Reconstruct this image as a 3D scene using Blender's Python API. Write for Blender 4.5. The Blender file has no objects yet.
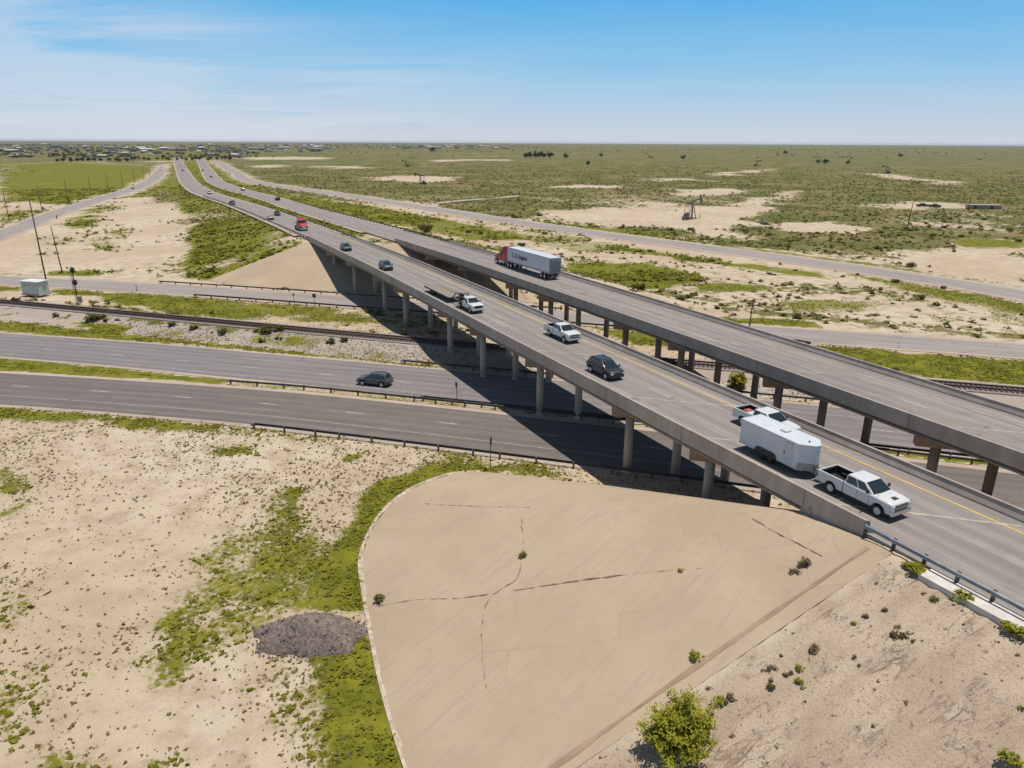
import bpy, bmesh, math, random
import numpy as np
from mathutils import Vector, Matrix
random.seed(7); RNG = np.random.default_rng(11)
scene = bpy.context.scene
COL = scene.collection
PI = math.pi

# ------------------------------------------------------------------ camera frame
FPX = 710.0
PITCH, ROLL, CAMH = math.radians(18.85), math.radians(0.28), 32.0
_c, _s, _cr, _sr = math.cos(PITCH), math.sin(PITCH), math.cos(ROLL), math.sin(ROLL)
FWD = Vector((0, _c, -_s)); _r0 = Vector((1, 0, 0)); _u0 = Vector((0, _s, _c))
RGT = _r0 * _cr + _u0 * _sr; UPV = _u0 * _cr - _r0 * _sr

def at(x, y, z=0.0):
    """survey helper: point of the place at height z seen in direction (x, y)"""
    d = FWD + RGT * ((x - 512) / FPX) + UPV * ((384 - y) / FPX)
    t = (CAMH - z) / -d.z
    return Vector((t * d.x, t * d.y, z))

# ------------------------------------------------------------------ overpass coordinates (s along, w to the left)
A0 = np.array([21.5, 43.0]); AD = np.array([-0.458, 0.889]); AD = AD / np.linalg.norm(AD)
LD = np.array([-AD[1], AD[0]]); SK = 0.91
def sw(s, w):
    p = A0 + AD * s + LD * w
    return float(p[0]), float(p[1])
def to_sw(X, Y):
    qx, qy = X - A0[0], Y - A0[1]
    return qx * AD[0] + qy * AD[1], qx * LD[0] + qy * LD[1]
ZS = [-400, -60, 0, 110, 160, 230, 300, 430, 560, 700, 900, 6000]
ZV = [8.2, 8.2, 8.2, 8.1, 7.55, 6.1, 4.7, 3.1, 2.0, 1.2, .9, .9]
def zr(s): return np.interp(s, ZS, ZV)
def smooth_interp(xs, ys):
    xs = np.array(xs, float); ys = np.array(ys, float)
    m = np.gradient(ys, xs)
    def f(x):
        x = np.clip(np.asarray(x, float), xs[0], xs[-1])
        i = np.clip(np.searchsorted(xs, x) - 1, 0, len(xs) - 2)
        h = xs[i + 1] - xs[i]; t = (x - xs[i]) / h
        return ((2*t**3 - 3*t**2 + 1) * ys[i] + (t**3 - 2*t**2 + t) * h * m[i] + (-2*t**3 + 3*t**2) * ys[i+1] + (t**3 - t**2) * h * m[i+1])
    return f
w1 = smooth_interp([-400, -200, 0, 160, 250, 320, 380, 440, 500, 590, 700, 850, 1000, 1130, 1400, 2000], [0, 0, 0, 0, .4, 2, 5.8, 8.6, 8.6, 6.6, 2, -4.5, -11, -17, -30, -60])
w2 = smooth_interp([-400, -200, 0, 60, 100, 140, 250, 377, 453, 510, 572, 680, 793, 1070, 1400, 2000], [-20.3, -20.3, -20.3, -20.2, -19.6, -18.8, -17.6, -16.4, -12.6, -11.2, -12, -18, -25.5, -44, -66, -106])
WID = 10.9

# ------------------------------------------------------------------ value noise
def _h(ix, iy, seed):
    n = (ix.astype(np.int64) * 374761393 + iy.astype(np.int64) * 668265263 + seed * 974634777) & 0x7fffffff
    n = ((n ^ (n >> 13)) * 1274126177) & 0x7fffffff
    return ((n ^ (n >> 16)) & 0xffff) / 65535.0
def vnoise(X, Y, seed=0):
    X = np.asarray(X, float); Y = np.asarray(Y, float)
    ix, iy = np.floor(X), np.floor(Y); fx, fy = X - ix, Y - iy
    fx = fx*fx*(3-2*fx); fy = fy*fy*(3-2*fy)
    a, b, c, d = _h(ix, iy, seed), _h(ix+1, iy, seed), _h(ix, iy+1, seed), _h(ix+1, iy+1, seed)
    return (a*(1-fx)+b*fx)*(1-fy) + (c*(1-fx)+d*fx)*fy
def fbm(X, Y, sc, oct=4, seed=0):
    v = 0; a = .5; t = 0
    for k in range(oct):
        v = v + a * vnoise(np.asarray(X) / sc, np.asarray(Y) / sc, seed + k); t += a; a *= .5; sc *= .5
    return v / t

# ------------------------------------------------------------------ road centre lines
def dense(pts, step=3.0):
    P = np.array([(p[0], p[1]) for p in pts], float)
    d = np.r_[0, np.cumsum(np.linalg.norm(np.diff(P, axis=0), axis=1))]
    n = max(2, int(d[-1] / step) + 1); q = np.linspace(0, d[-1], n)
    fx, fy = smooth_interp(d, P[:, 0]), smooth_interp(d, P[:, 1])
    return np.c_[fx(q), fy(q)]
def normals(P):
    T = np.gradient(P, axis=0); T /= np.linalg.norm(T, axis=1)[:, None]
    return np.c_[-T[:, 1], T[:, 0]]
LOW_A = dense([(-190, 102), (-110, 97.3), (-65.9, 91.5), (-42.1, 87.4), (-30.3, 85), (-18.8, 82), (-7.2, 78.8), (20, 70.8), (48.7, 61.9), (100, 45), (190, 15)])
LOW_B = dense([(-260, 141), (-130, 121), (-83.8, 111.6), (-62.2, 106.9), (-38.7, 100.7), (-7, 92), (41.5, 77.9), (100, 60.2), (200, 30)])
RAIL = dense([(-260, 190), (-170, 161.5), (-103.7, 141.2), (-72.7, 131.4), (-45.5, 122.8), (-15.8, 113.2), (21.2, 102.6), (57.4, 92.4), (100, 80), (220, 45)])
FRONT_C = dense([(-280, 206), (-180, 182), (-123, 168.8), (-96.6, 163.6), (-76, 158.4), (-56.1, 152.9), (-30, 145.2), (0, 136.4), (45.5, 122.6), (71.7, 115), (110, 103.5), (230, 68)])
FRONT_D = dense([(-185, 192), (-172, 220), (-181, 253.6), (-209.4, 333.7), (-235, 416), (-260.9, 504), (-298, 605), (-377, 791), (-453, 961), (-560, 1180)], 6)
FRONT_E = dense([(-560, 1340), (-460, 1150), (-380, 972), (-285, 763), (-211, 600), (-154, 520), (-94.5, 441), (-47.2, 373), (-.3, 306), (35.7, 260), (75.7, 213), (98.6, 183), (112.4, 161), (122, 140), (140, 95), (170, 30)], 5)
_ss = np.r_[np.arange(-150, 200, 5.), np.arange(200, 1500, 10.)]
MAIN_1 = np.array([sw(s, float(w1(s)) - WID/2) for s in _ss]); MAIN_2 = np.array([sw(s, float(w2(s)) - WID/2) for s in _ss])
def pdist(X, Y, P):
    """distance to a polyline and signed side (+ left)"""
    X = np.asarray(X, float); best = np.full(X.shape, 1e9); side = np.zeros(X.shape)
    for a, b in zip(P[:-1], P[1:]):
        d = b - a; L = d @ d
        t = np.clip(((X - a[0]) * d[0] + (Y - a[1]) * d[1]) / L, 0, 1)
        ex, ey = X - a[0] - t * d[0], Y - a[1] - t * d[1]
        q = np.hypot(ex, ey); m = q < best
        best = np.where(m, q, best); side = np.where(m, np.sign(d[0] * ey - d[1] * ex), side)
    return best, side

# ------------------------------------------------------------------ terrain height
T_NEAR, RUN_NEAR, T_FAR, RUN_FAR = 1.9, 19.5, 163.0, 34.0
NEAR_TOE = [(21.4, 0), (26.5, 5.8), (31.6, 11.5), (32.4, 14), (32, 16.8), (30.8, 19.6), (29, 21.9), (25.4, 24.7), (21.2, 26.8), (17.2, 27.7), (12.3, 28.6), (7.4, 29.4), (1.9, 30)]
FAR_TOE = [(129, 0), (137, 10), (145.6, 20.3), (151, 23.6), (156.4, 26.3), (160, 30.5), (163, 33)]
def _polar(toe, s0, sgn):
    ph = np.array([math.atan2(w, sgn * (s - s0)) for s, w in toe]); R = np.array([math.hypot(s - s0, w) for s, w in toe])
    o = np.argsort(ph); return ph[o], R[o]
N_PH, N_R = _polar(NEAR_TOE, 1.9, 1); F_PH, F_R = _polar(FAR_TOE, 163.0, -1)
def fill_height(X, Y):
    s, w = to_sw(X, Y); wl = w1(np.clip(s, -400, 2000)) * (s > 160); wr = w2(np.clip(s, -400, 2000)) - WID - .6
    t = s - SK * w
    zt = np.where(s < 60, 7.25 + np.clip((1.9 - s) / 6, 0, 1) * .80, zr(s) - .35)
    # near
    base = np.where(s < 60, zt, 0)
    lft = 1 - np.clip(w - .2, 0, None) / 30; rgt = 1 - np.clip(wr - w, 0, None) / 26
    frt = 1 - np.clip(t - T_NEAR, 0, None) / RUN_NEAR
    ph = np.arctan2(w, s - 1.9); rad = 1 - np.hypot(s - 1.9, w) / np.interp(ph, N_PH, N_R)
    near = np.where((w > 0) & (s > 1.9), rad, np.where(w > 0, lft, np.minimum(rgt, frt)))
    near = np.where(s < 60, near, 0)
    hn = np.clip(near, 0, 1) * base
    # far
    zf = zr(s) - .35
    lft = 1 - np.clip(w - wl - .3, 0, None) / (4.5 * zf); rgt = 1 - np.clip(wr - w, 0, None) / (4.0 * zf)
    frt = 1 - np.clip(T_FAR - t, 0, None) / RUN_FAR
    ph = np.arctan2(w, -(s - 163)); rad = 1 - np.hypot(s - 163, w) / np.interp(ph, F_PH, F_R)
    far = np.where((w > 0) & (s < 163), rad, np.where(w > 0, lft, np.minimum(rgt, frt)))
    med = np.clip(np.minimum(wl - WID - 1.2 - w, w - (w2(np.clip(s, -400, 2000)) + 1.2)), 0, 3.5) * .16   # grassed median swale
    hf = np.where(s > 60, np.clip(far, 0, 1) * zf - np.where(far > .99, med, 0), 0)
    return np.maximum(np.maximum(hn, hf), 0)
def on_paving(X, Y, grow=0.):
    s, w = to_sw(X, Y)
    ph = np.arctan2(w, s - 1.9); r = np.hypot(s - 1.9, w)
    a = ((w > 0) & (s > 1.9) & (r < np.interp(ph, N_PH, N_R) + grow)) | ((w > .3 - grow) & (s > -5.2 - grow) & (s <= 1.9) & (w < 30.3 + grow))
    t = s - SK * w
    a |= (w <= 0) & (w > -32) & (t > T_NEAR - 1) & (t < T_NEAR + RUN_NEAR + grow)
    ph = np.arctan2(w, -(s - 163)); r = np.hypot(s - 163, w)
    # the paved far cone is bounded by a ray from the abutment to its outer toe
    b = (w > 0) & (s < 163.5) & (r < np.interp(ph, F_PH, F_R) + grow) & (ph < 1.32)
    b |= (w <= 0) & (w > -32) & (t < T_FAR + 1) & (t > T_FAR - RUN_FAR - grow)
    return a, b
def ground_z(X, Y):
    X = np.asarray(X, float); Y = np.asarray(Y, float)
    h = fill_height(X, Y); s, w = to_sw(X, Y)
    d, side = pdist(X, Y, RAIL)
    berm = np.clip(1 - np.clip(d - 2.0, 0, None) / 4.0, 0, 1) * .8
    h = np.maximum(h, berm)
    und = (fbm(X, Y, 22, 3, 3) - .5) * .7 + (fbm(X, Y, 3.2, 3, 9) - .5) * .22
    k = np.clip((pdist(X, Y, LOW_A)[0] - 7.5) / 8, 0, 1)
    for P, hw in ((LOW_B, 7), (FRONT_C, 6), (FRONT_D, 8), (FRONT_E, 9), (RAIL, 4)):
        k = np.minimum(k, np.clip((pdist(X, Y, P)[0] - hw) / 8, 0, 1))
    a, b = on_paving(X, Y, 1.0)
    k = np.where(a | b, 0, k)
    mainroad = (w < w1(np.clip(s, -400, 2000)) + 1.5) & (w > w2(np.clip(s, -400, 2000)) - WID - 1.5) & (((s - SK * w) < T_NEAR + 2) | ((s - SK * w) > T_FAR - 2))
    k = np.where(mainroad, 0, k)
    # rills washed down the bare side slope
    slope = (s < -5.2) & (w > .8) & (w < 31)
    rill = (np.abs(vnoise(s / 1.9 + .35 * vnoise(w / 4, s / 4, 5), w / 26., 21) - .5) * 2)
    rill = -np.clip(.32 - rill, 0, 1) * 1.3 * np.clip((w - 2) / 6, 0, 1) * np.clip((-6.4 - s) / 1.5, 0, 1)
    h = h + np.where(slope, rill + (fbm(X, Y, 1.6, 3, 31) - .5) * .16, 0)
    far = np.clip((np.hypot(X, Y) - 250) / 600, 0, 1)
    h = h + und * k * (1 + far * 1.5) - .03
    a, b = on_paving(X, Y, -.25)
    s, w = to_sw(X, Y); lip = np.clip(1 - np.abs(s + 5.9) / .9, 0, 1) * (w > .5) * (w < 31) * .16
    return h + lip - np.where(a | b, .14, 0)

# ------------------------------------------------------------------ objects
def tag(o, label=None, cat=None, group=None, kind=None):
    if label: o['label'] = label
    if cat: o['category'] = cat
    if group: o['group'] = group
    if kind: o['kind'] = kind
    return o
def empty(name, loc=(0, 0, 0), rz=0.0, label=None, cat=None, group=None):
    o = bpy.data.objects.new(name, None); COL.objects.link(o)
    o.location = loc; o.rotation_euler = (0, 0, rz); o.empty_display_size = .3
    return tag(o, label, cat, group)
def link(name, me, parent=None, loc=None):
    o = bpy.data.objects.new(name, me); COL.objects.link(o)
    if parent: o.parent = parent
    if loc is not None: o.location = loc
    return o
def copy_tree(o, parent=None):
    c = o.copy(); COL.objects.link(c); c.parent = parent
    for ch in list(o.children): copy_tree(ch, c)
    return c
def np_mesh(name, V, Fq, m=None, smooth=False, uv=None):
    """mesh from numpy vertices and an (n,k) face array"""
    V = np.asarray(V, np.float32); Fq = np.asarray(Fq, np.int32); k = Fq.shape[1]
    me = bpy.data.meshes.new(name)
    me.vertices.add(len(V)); me.vertices.foreach_set('co', V.ravel())
    me.loops.add(Fq.size); me.loops.foreach_set('vertex_index', Fq.ravel())
    me.polygons.add(len(Fq)); me.polygons.foreach_set('loop_start', np.arange(0, Fq.size, k, dtype=np.int32))
    me.polygons.foreach_set('loop_total', np.full(len(Fq), k, np.int32))
    if uv is not None:
        l = me.uv_layers.new(name='UVMap'); l.data.foreach_set('uv', np.asarray(uv, np.float32)[Fq.ravel()].ravel())
    me.update(calc_edges=True)
    me.polygons.foreach_set('use_smooth', np.full(len(Fq), smooth, bool))
    if m: me.materials.append(m)
    return me

class MB:
    """collects simple solids, links them as one mesh object"""
    def __init__(s): s.bm = bmesh.new()
    def box(s, c, d, rz=0, bev=0, top=1.0, M=None):
        x, y, z = [q / 2 for q in d]
        vs = []
        for zz, k in ((-z, 1), (z, top)):
            for xx, yy in ((-x, -y), (x, -y), (x, y), (-x, y)): vs.append(Vector((xx * k, yy * k, zz)))
        R = Matrix.Rotation(rz, 3, 'Z') if M is None else M
        bv = [s.bm.verts.new(R @ v + Vector(c)) for v in vs]
        fs = [s.bm.faces.new([bv[i] for i in f]) for f in ((3, 2, 1, 0), (4, 5, 6, 7), (0, 1, 5, 4), (1, 2, 6, 5), (2, 3, 7, 6), (3, 0, 4, 7))]
        if bev:
            es = list({e for f in fs for e in f.edges})
            bmesh.ops.bevel(s.bm, geom=es, offset=bev, segments=2, affect='EDGES', profile=.6)
        return s
    def tube(s, a, b, r, r2=None, n=8, cap=True):
        a, b = Vector(a), Vector(b); r2 = r if r2 is None else r2
        d = (b - a).normalized(); u = d.orthogonal().normalized(); v = d.cross(u)
        A = [s.bm.verts.new(a + (u * math.cos(i*2*PI/n) + v * math.sin(i*2*PI/n)) * r) for i in range(n)]
        B = [s.bm.verts.new(b + (u * math.cos(i*2*PI/n) + v * math.sin(i*2*PI/n)) * r2) for i in range(n)]
        for i in range(n):
            f = s.bm.faces.new((A[i], A[(i+1) % n], B[(i+1) % n], B[i])); f.smooth = True
        if cap: s.bm.faces.new(A[::-1]); s.bm.faces.new(B)
        return s
    def lathe(s, prof, axis='Z', n=20, c=(0, 0, 0), cap=True):
        """prof: (radius, height) pairs"""
        rings = []
        for r, h in prof:
            ring = []
            for i in range(n):
                q = i * 2 * PI / n
                p = Vector((r * math.cos(q), r * math.sin(q), h))
                if axis == 'Y': p = Vector((p.x, p.z, -p.y))
                if axis == 'X': p = Vector((p.z, p.y, -p.x))
                ring.append(s.bm.verts.new(p + Vector(c)))
            rings.append(ring)
        for A, B in zip(rings[:-1], rings[1:]):
            for i in range(n):
                f = s.bm.faces.new((A[i], A[(i+1) % n], B[(i+1) % n], B[i])); f.smooth = True
        if cap and prof[0][0] > 1e-4: s.bm.faces.new(rings[0][::-1])
        if cap and prof[-1][0] > 1e-4: s.bm.faces.new(rings[-1])
        return s
    def prism(s, outline, y0, y1, bev=0.0, ys=None):
        """outline in XZ (ccw seen from -Y) extruded along Y, softened towards both caps; ys(x,z) scales y"""
        O = [Vector((p[0], p[1])) for p in outline]; n = len(O)
        area = sum(O[i].x * O[(i+1) % n].y - O[(i+1) % n].x * O[i].y for i in range(n))
        if area < 0: O.reverse()
        inner = []
        for i in range(n):
            e1 = (O[i] - O[i-1]).normalized(); e2 = (O[(i+1) % n] - O[i]).normalized()
            nn = Vector((-(e1.y + e2.y), e1.x + e2.x)); nn = nn.normalized() if nn.length > 1e-6 else Vector((0, 0))
            inner.append(O[i] + nn * bev)
        layers = [(O, y0), (O, y1)]
        if bev:     # quarter-round edges
            st = []
            for q in (0, .35, .7, 1.0):
                a = q * PI / 2; st.append(([O[i] + (inner[i] - O[i]) * (1 - math.sin(a)) for i in range(n)], bev * (1 - math.cos(a))))
            layers = [(L, y0 + d) for L, d in st] + [(L, y1 - d) for L, d in st[::-1]]
        rings = []
        for L, y in layers:
            rings.append([s.bm.verts.new((p.x, y * (ys(p.x, p.y) if ys else 1), p.y)) for p in L])
        for A, B in zip(rings[:-1], rings[1:]):
            for i in range(n):
                s.bm.faces.new((A[i], B[i], B[(i+1) % n], A[(i+1) % n]))
        f1 = s.bm.faces.new(rings[0]); f2 = s.bm.faces.new(rings[-1][::-1])
        f1.normal_update(); f2.normal_update()
        bmesh.ops.triangulate(s.bm, faces=[f1, f2], ngon_method='EAR_CLIP')
        return s
    def hexa(s, bot, top, bev=0, seg=2):
        """bot, top: four corners each"""
        B = [s.bm.verts.new(p) for p in bot]; T = [s.bm.verts.new(p) for p in top]
        fs = [s.bm.faces.new(B[::-1]), s.bm.faces.new(T)] + [s.bm.faces.new((B[i], B[(i+1) % 4], T[(i+1) % 4], T[i])) for i in range(4)]
        if bev:
            bmesh.ops.bevel(s.bm, geom=list({e for f in fs for e in f.edges}), offset=bev, segments=seg, affect='EDGES', profile=.55)
        return s
    def mesh(s, name, m, smooth=False, sharp=None):
        bmesh.ops.recalc_face_normals(s.bm, faces=s.bm.faces)
        me = bpy.data.meshes.new(name); s.bm.to_mesh(me); s.bm.free()
        if smooth:
            me.polygons.foreach_set('use_smooth', np.ones(len(me.polygons), bool))
        if sharp:
            me.polygons.foreach_set('use_smooth', np.ones(len(me.polygons), bool)); me.set_sharp_from_angle(angle=math.radians(sharp))
        for q in (m if isinstance(m, (list, tuple)) else [m]): me.materials.append(q)
        return me
    def build(s, name, m, parent=None, loc=None, smooth=False, sharp=None):
        return link(name, s.mesh(name, m, smooth, sharp), parent, loc)

# ------------------------------------------------------------------ materials
def nd(nt, t, **kw):
    n = nt.nodes.new(t)
    for k, v in kw.items():
        if k.startswith('i_'): n.inputs[k[2:].replace('_', ' ')].default_value = v
        else: setattr(n, k, v)
    return n
def base_mat(name):
    m = bpy.data.materials.new(name); m.use_nodes = True; nt = m.node_tree
    b = nt.nodes['Principled BSDF']; return m, nt, b
def mixc(nt, fac, a, b):
    n = nt.nodes.new('ShaderNodeMix'); n.data_type = 'RGBA'
    for sock, v in ((n.inputs[0], fac), (n.inputs[6], a), (n.inputs[7], b)):
        if hasattr(v, 'is_linked'): nt.links.new(v, sock)
        elif isinstance(v, (int, float)): sock.default_value = v
        else: sock.default_value = (*v, 1) if len(v) == 3 else v
    return n.outputs[2]
def math_(nt, op, a, b=None, clamp=False):
    n = nt.nodes.new('ShaderNodeMath'); n.operation = op; n.use_clamp = clamp
    for i, v in enumerate((a, b)):
        if v is None: continue
        if hasattr(v, 'is_linked'): nt.links.new(v, n.inputs[i])
        else: n.inputs[i].default_value = v
    return n.outputs[0]
def ramp(nt, fac, lo, hi):
    n = nt.nodes.new('ShaderNodeMapRange'); n.interpolation_type = 'SMOOTHSTEP'
    nt.links.new(fac, n.inputs[0]); n.inputs[1].default_value = lo; n.inputs[2].default_value = hi
    return n.outputs[0]
def noise(nt, vec, scale, detail=4, rough=.55, dist=0.):
    n = nd(nt, 'ShaderNodeTexNoise', i_Scale=scale, i_Detail=detail, i_Roughness=rough, i_Distortion=dist)
    if vec is not None: nt.links.new(vec, n.inputs['Vector'])
    return n.outputs['Fac']
def mapping(nt, vec, scale=(1, 1, 1), rot=(0, 0, 0)):
    n = nt.nodes.new('ShaderNodeMapping'); nt.links.new(vec, n.inputs[0]); n.inputs['Scale'].default_value = scale; n.inputs['Rotation'].default_value = rot
    return n.outputs[0]
def bump(nt, b, h, strength=.3, dist=.05):
    n = nd(nt, 'ShaderNodeBump', i_Strength=strength, i_Distance=dist); nt.links.new(h, n.inputs['Height']); nt.links.new(n.outputs[0], b.inputs['Normal'])
def simple(name, col, rough=.6, metal=0., var=.12, scale=3., coat=0., coord='Object', bmp=0.):
    """one colour broken up by a soft procedural variation"""
    m, nt, b = base_mat(name)
    tc = nt.nodes.new('ShaderNodeTexCoord'); v = tc.outputs[coord]
    n1 = noise(nt, v, scale, 5, .6)
    lo = tuple(c * (1 - var) for c in col); hi = tuple(min(1, c * (1 + var)) for c in col)
    nt.links.new(mixc(nt, ramp(nt, n1, .3, .7), lo, hi), b.inputs['Base Color'])
    b.inputs['Roughness'].default_value = rough; b.inputs['Metallic'].default_value = metal; b.inputs['Coat Weight'].default_value = coat
    if coat: b.inputs['Coat Roughness'].default_value = .08
    if bmp: bump(nt, b, noise(nt, v, scale * 8, 4), bmp, .03)
    return m
# ------------------------------------------------------------------ ground cover (what grows where)
def inpoly(X, Y, poly):
    ins = np.zeros(X.shape, bool); n = len(poly)
    for i in range(n):
        x1, y1 = poly[i]; x2, y2 = poly[(i + 1) % n]
        if y1 == y2: continue
        c = ((y1 > Y) != (y2 > Y)) & (X < (x2 - x1) * (Y - y1) / (y2 - y1) + x1)
        ins ^= c
    return ins
def soft(X, Y, poly, f):
    """1 inside the patch fading to 0 across its ragged border"""
    P = np.array(poly); mn, mx = P.min(0) - f, P.max(0) + f
    out = np.zeros(X.shape); m = (X > mn[0]) & (X < mx[0]) & (Y > mn[1]) & (Y < mx[1])
    if not m.any(): return out
    x, y = X[m], Y[m]
    jx = (fbm(x, y, f * 2.5, 4, 41) - .5) * f * 3.4; jy = (fbm(x, y, f * 2.5, 4, 57) - .5) * f * 3.4
    x, y = x + jx, y + jy
    d, _ = pdist(x, y, np.r_[P, P[:1]]); i = inpoly(x, y, poly)
    out[m] = np.clip(.5 + np.where(i, d, -d) / (f * 1.8), 0, 1)
    return out
GRASS = [  # strength, ragged border, outline as surveyed
 (.95, 6, [(0,165),(60,161),(150,166),(150,172),(130,187),(95,196),(50,207),(0,222)]),
 (.8, 5, [(0,222),(40,210),(48,209),(0,236)]),
 (.8, 4, [(55,228),(100,205),(140,192),(160,180),(172,172),(180,185),(150,197),(110,211),(85,232)]),
 (.62, 3, [(85,250),(100,238),(150,232),(158,242),(130,252)]), (.55, 3, [(100,245),(120,222),(140,215),(150,230)]),
 (.85, 1.5, [(48,270),(70,268),(95,271),(92,276),(50,275)]), (.5, 3, [(5,245),(30,238),(60,244),(40,248)]),
 (.9, 2, [(-10,282),(24,283),(24,291),(-10,290)]),
 (.92, 2, [(48,287),(90,291),(140,292),(185,295),(225,305),(250,306),(258,312),(256,319),(215,318),(180,315),(130,306),(90,297),(55,294)]),
 (.75, 2, [(180,292),(255,301),(330,307),(365,316),(378,327),(300,318),(256,313),(200,303)]),
 (.9, 2, [(-10,311),(40,311),(60,320),(100,322),(140,327),(256,337),(330,345),(400,352),(432,362),(440,372),(256,352),(128,342),(-10,334)]),
 (.97, 1.2, [(-10,357),(80,360),(150,368),(225,376),(228,384),(128,379),(-10,374)]),
 (.6, 1.5, [(228,376),(320,387),(420,396),(500,405),(520,412),(440,408),(340,397),(228,387)]),
 (.9, 1.5, [(-10,402),(60,404),(140,410),(215,417),(250,421),(256,430),(200,430),(120,424),(50,421),(-10,416)]),
 (.55, 2, [(230,420),(256,423),(400,438),(480,449),(560,459),(590,474),(470,471),(440,458),(380,444),(256,434)]),
 (.98, 1.2, [(560,472),(470,462),(430,466),(395,478),(358,494),(338,520),(325,545),(312,585),(320,612),(380,612),(362,560),(372,528),(392,503),(430,480),(480,470)]),
 (.97, 1.2, [(310,640),(385,640),(394,680),(404,720),(416,790),(310,790),(305,735),(322,700)]),
 (.62, 2, [(235,545),(262,520),(290,490),(302,520),(330,545),(325,600),(258,618),(250,640),(232,600)]),
 (.66, 1, [(150,668),(165,615),(182,595),(206,605),(202,650),(186,692),(152,684)]), (.5, 1.2, [(205,560),(250,520),(255,612),(225,640),(200,600)]),
 (.8, .8, [(-5,470),(18,472),(34,486),(18,494),(-5,492)]), (.75, .8, [(-5,506),(22,503),(16,512),(-5,520)]), (.45, 1.5, [(50,550),(80,535),(118,545),(112,562),(72,562),(58,570)]),
 (.42, 1.5, [(-5,575),(45,580),(50,605),(20,625),(-5,620)]), (.62, 1.2, [(-5,690),(40,688),(30,706),(15,728),(-5,745)]), (.4, 1.5, [(40,650),(90,640),(80,680),(30,690)]),
 (.9, .6, [(286,488),(300,490),(298,508),(288,514)]), (.85, .6, [(342,453),(365,451),(364,458),(345,461)]), (.75, .8, [(205,448),(256,446),(256,455),(210,457)]),
 (.7, 1, [(45,752),(80,750),(85,775),(50,775)]), (.7, .8, [(140,765),(170,755),(175,775)]), (.45, 1.2, [(255,690),(300,650),(310,760),(270,770)]),
 # right of the carriageways
 (.85, 3, [(207,164),(222,173),(250,189),(356,204),(420,215),(512,231),(620,247),(768,268),(830,273),(825,279),(700,262),(600,248),(512,239),(440,233),(380,222),(300,205),(240,191)]),
 (.7, 3, [(420,222),(500,232),(512,240),(470,240),(430,233)]), (.75, 3, [(430,240),(500,247),(520,254),(470,252)]),
 (.95, 2, [(566,262),(640,262),(690,272),(702,281),(640,290),(600,283),(560,273)]), (.7, 2, [(690,283),(760,284),(772,290),(700,293)]),
 (.5, 3, [(480,215),(560,232),(620,247),(600,256),(540,247)]),
 (.92, 1.5, [(718,318),(800,320),(822,327),(760,329),(722,327)]),
 (.92, 1.5, [(812,345),(900,352),(1030,361),(1030,386),(940,378),(870,365),(830,356)]), (.8, 1.5, [(560,322),(640,330),(760,340),(740,352),(640,345),(560,335)]),
 (.6, 2, [(768,300),(870,302),(884,307),(800,313)]), (.7, 2.5, [(830,266),(900,280),(1030,304),(1030,318),(900,291)]), (.6, 1.5, [(925,314),(962,318),(940,323)]), (.5, 2, [(980,308),(1030,318),(1030,330),(990,322)]),
 (.75, 2, [(540,221),(620,229),(700,241),(768,250),(840,259),(1030,287),(1030,292),(900,274),(768,255),(620,235),(540,225)]),
 (.95, 3, [(950,241),(1000,238),(1030,242),(1030,253),(970,249)]),
]
SAND = [
 (8, [(0,203),(30,201),(56,204),(50,209),(0,212)]),
 (8, [(545,212),(600,208),(650,210),(700,208),(760,204),(772,212),(748,225),(732,237),(700,234),(640,227),(590,222),(550,218)]),
 (6, [(780,223),(820,221),(872,228),(860,234),(780,231)]), (8, [(935,251),(1030,249),(1030,286),(985,280),(930,268),(890,258)]),
 (15, [(355,178),(400,176),(455,177),(440,181),(390,182)]), (12, [(540,187),(580,185),(625,186),(620,188)]), (12, [(660,188),(700,190),(745,189),(740,195),(700,196)]),
 (10, [(745,206),(768,198),(790,190),(800,192),(772,203)]), (30, [(256,157),(315,157),(315,159.5),(256,159.5)]), (30, [(262,166),(290,165.5),(290,167),(262,168)]), (30, [(330,166.3),(365,166.5),(365,168),(330,168)]),
 (12, [(870,205),(900,202),(960,204),(960,208),(900,210)]), (14, [(850,172),(900,175),(970,184),(970,187),(890,178)]), (20, [(655,179),(700,179),(700,181),(655,181)]), (16, [(715,174),(760,168),(765,170),(725,177)]),
 (8, [(-10,243),(50,225),(62,232),(20,262),(-10,268)]), (5, [(-10,255),(80,258),(130,268),(-10,271)]), (8, [(110,200),(150,198),(168,205),(172,255),(140,262),(125,225),(118,212)]),
 (25, [(435,160),(500,159),(510,160.5),(440,161.5)]), (18, [(640,205),(680,206),(700,208),(650,209)]),
 (1.5, [(60,555),(80,546),(104,549),(98,560),(80,563)]),
]
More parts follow.
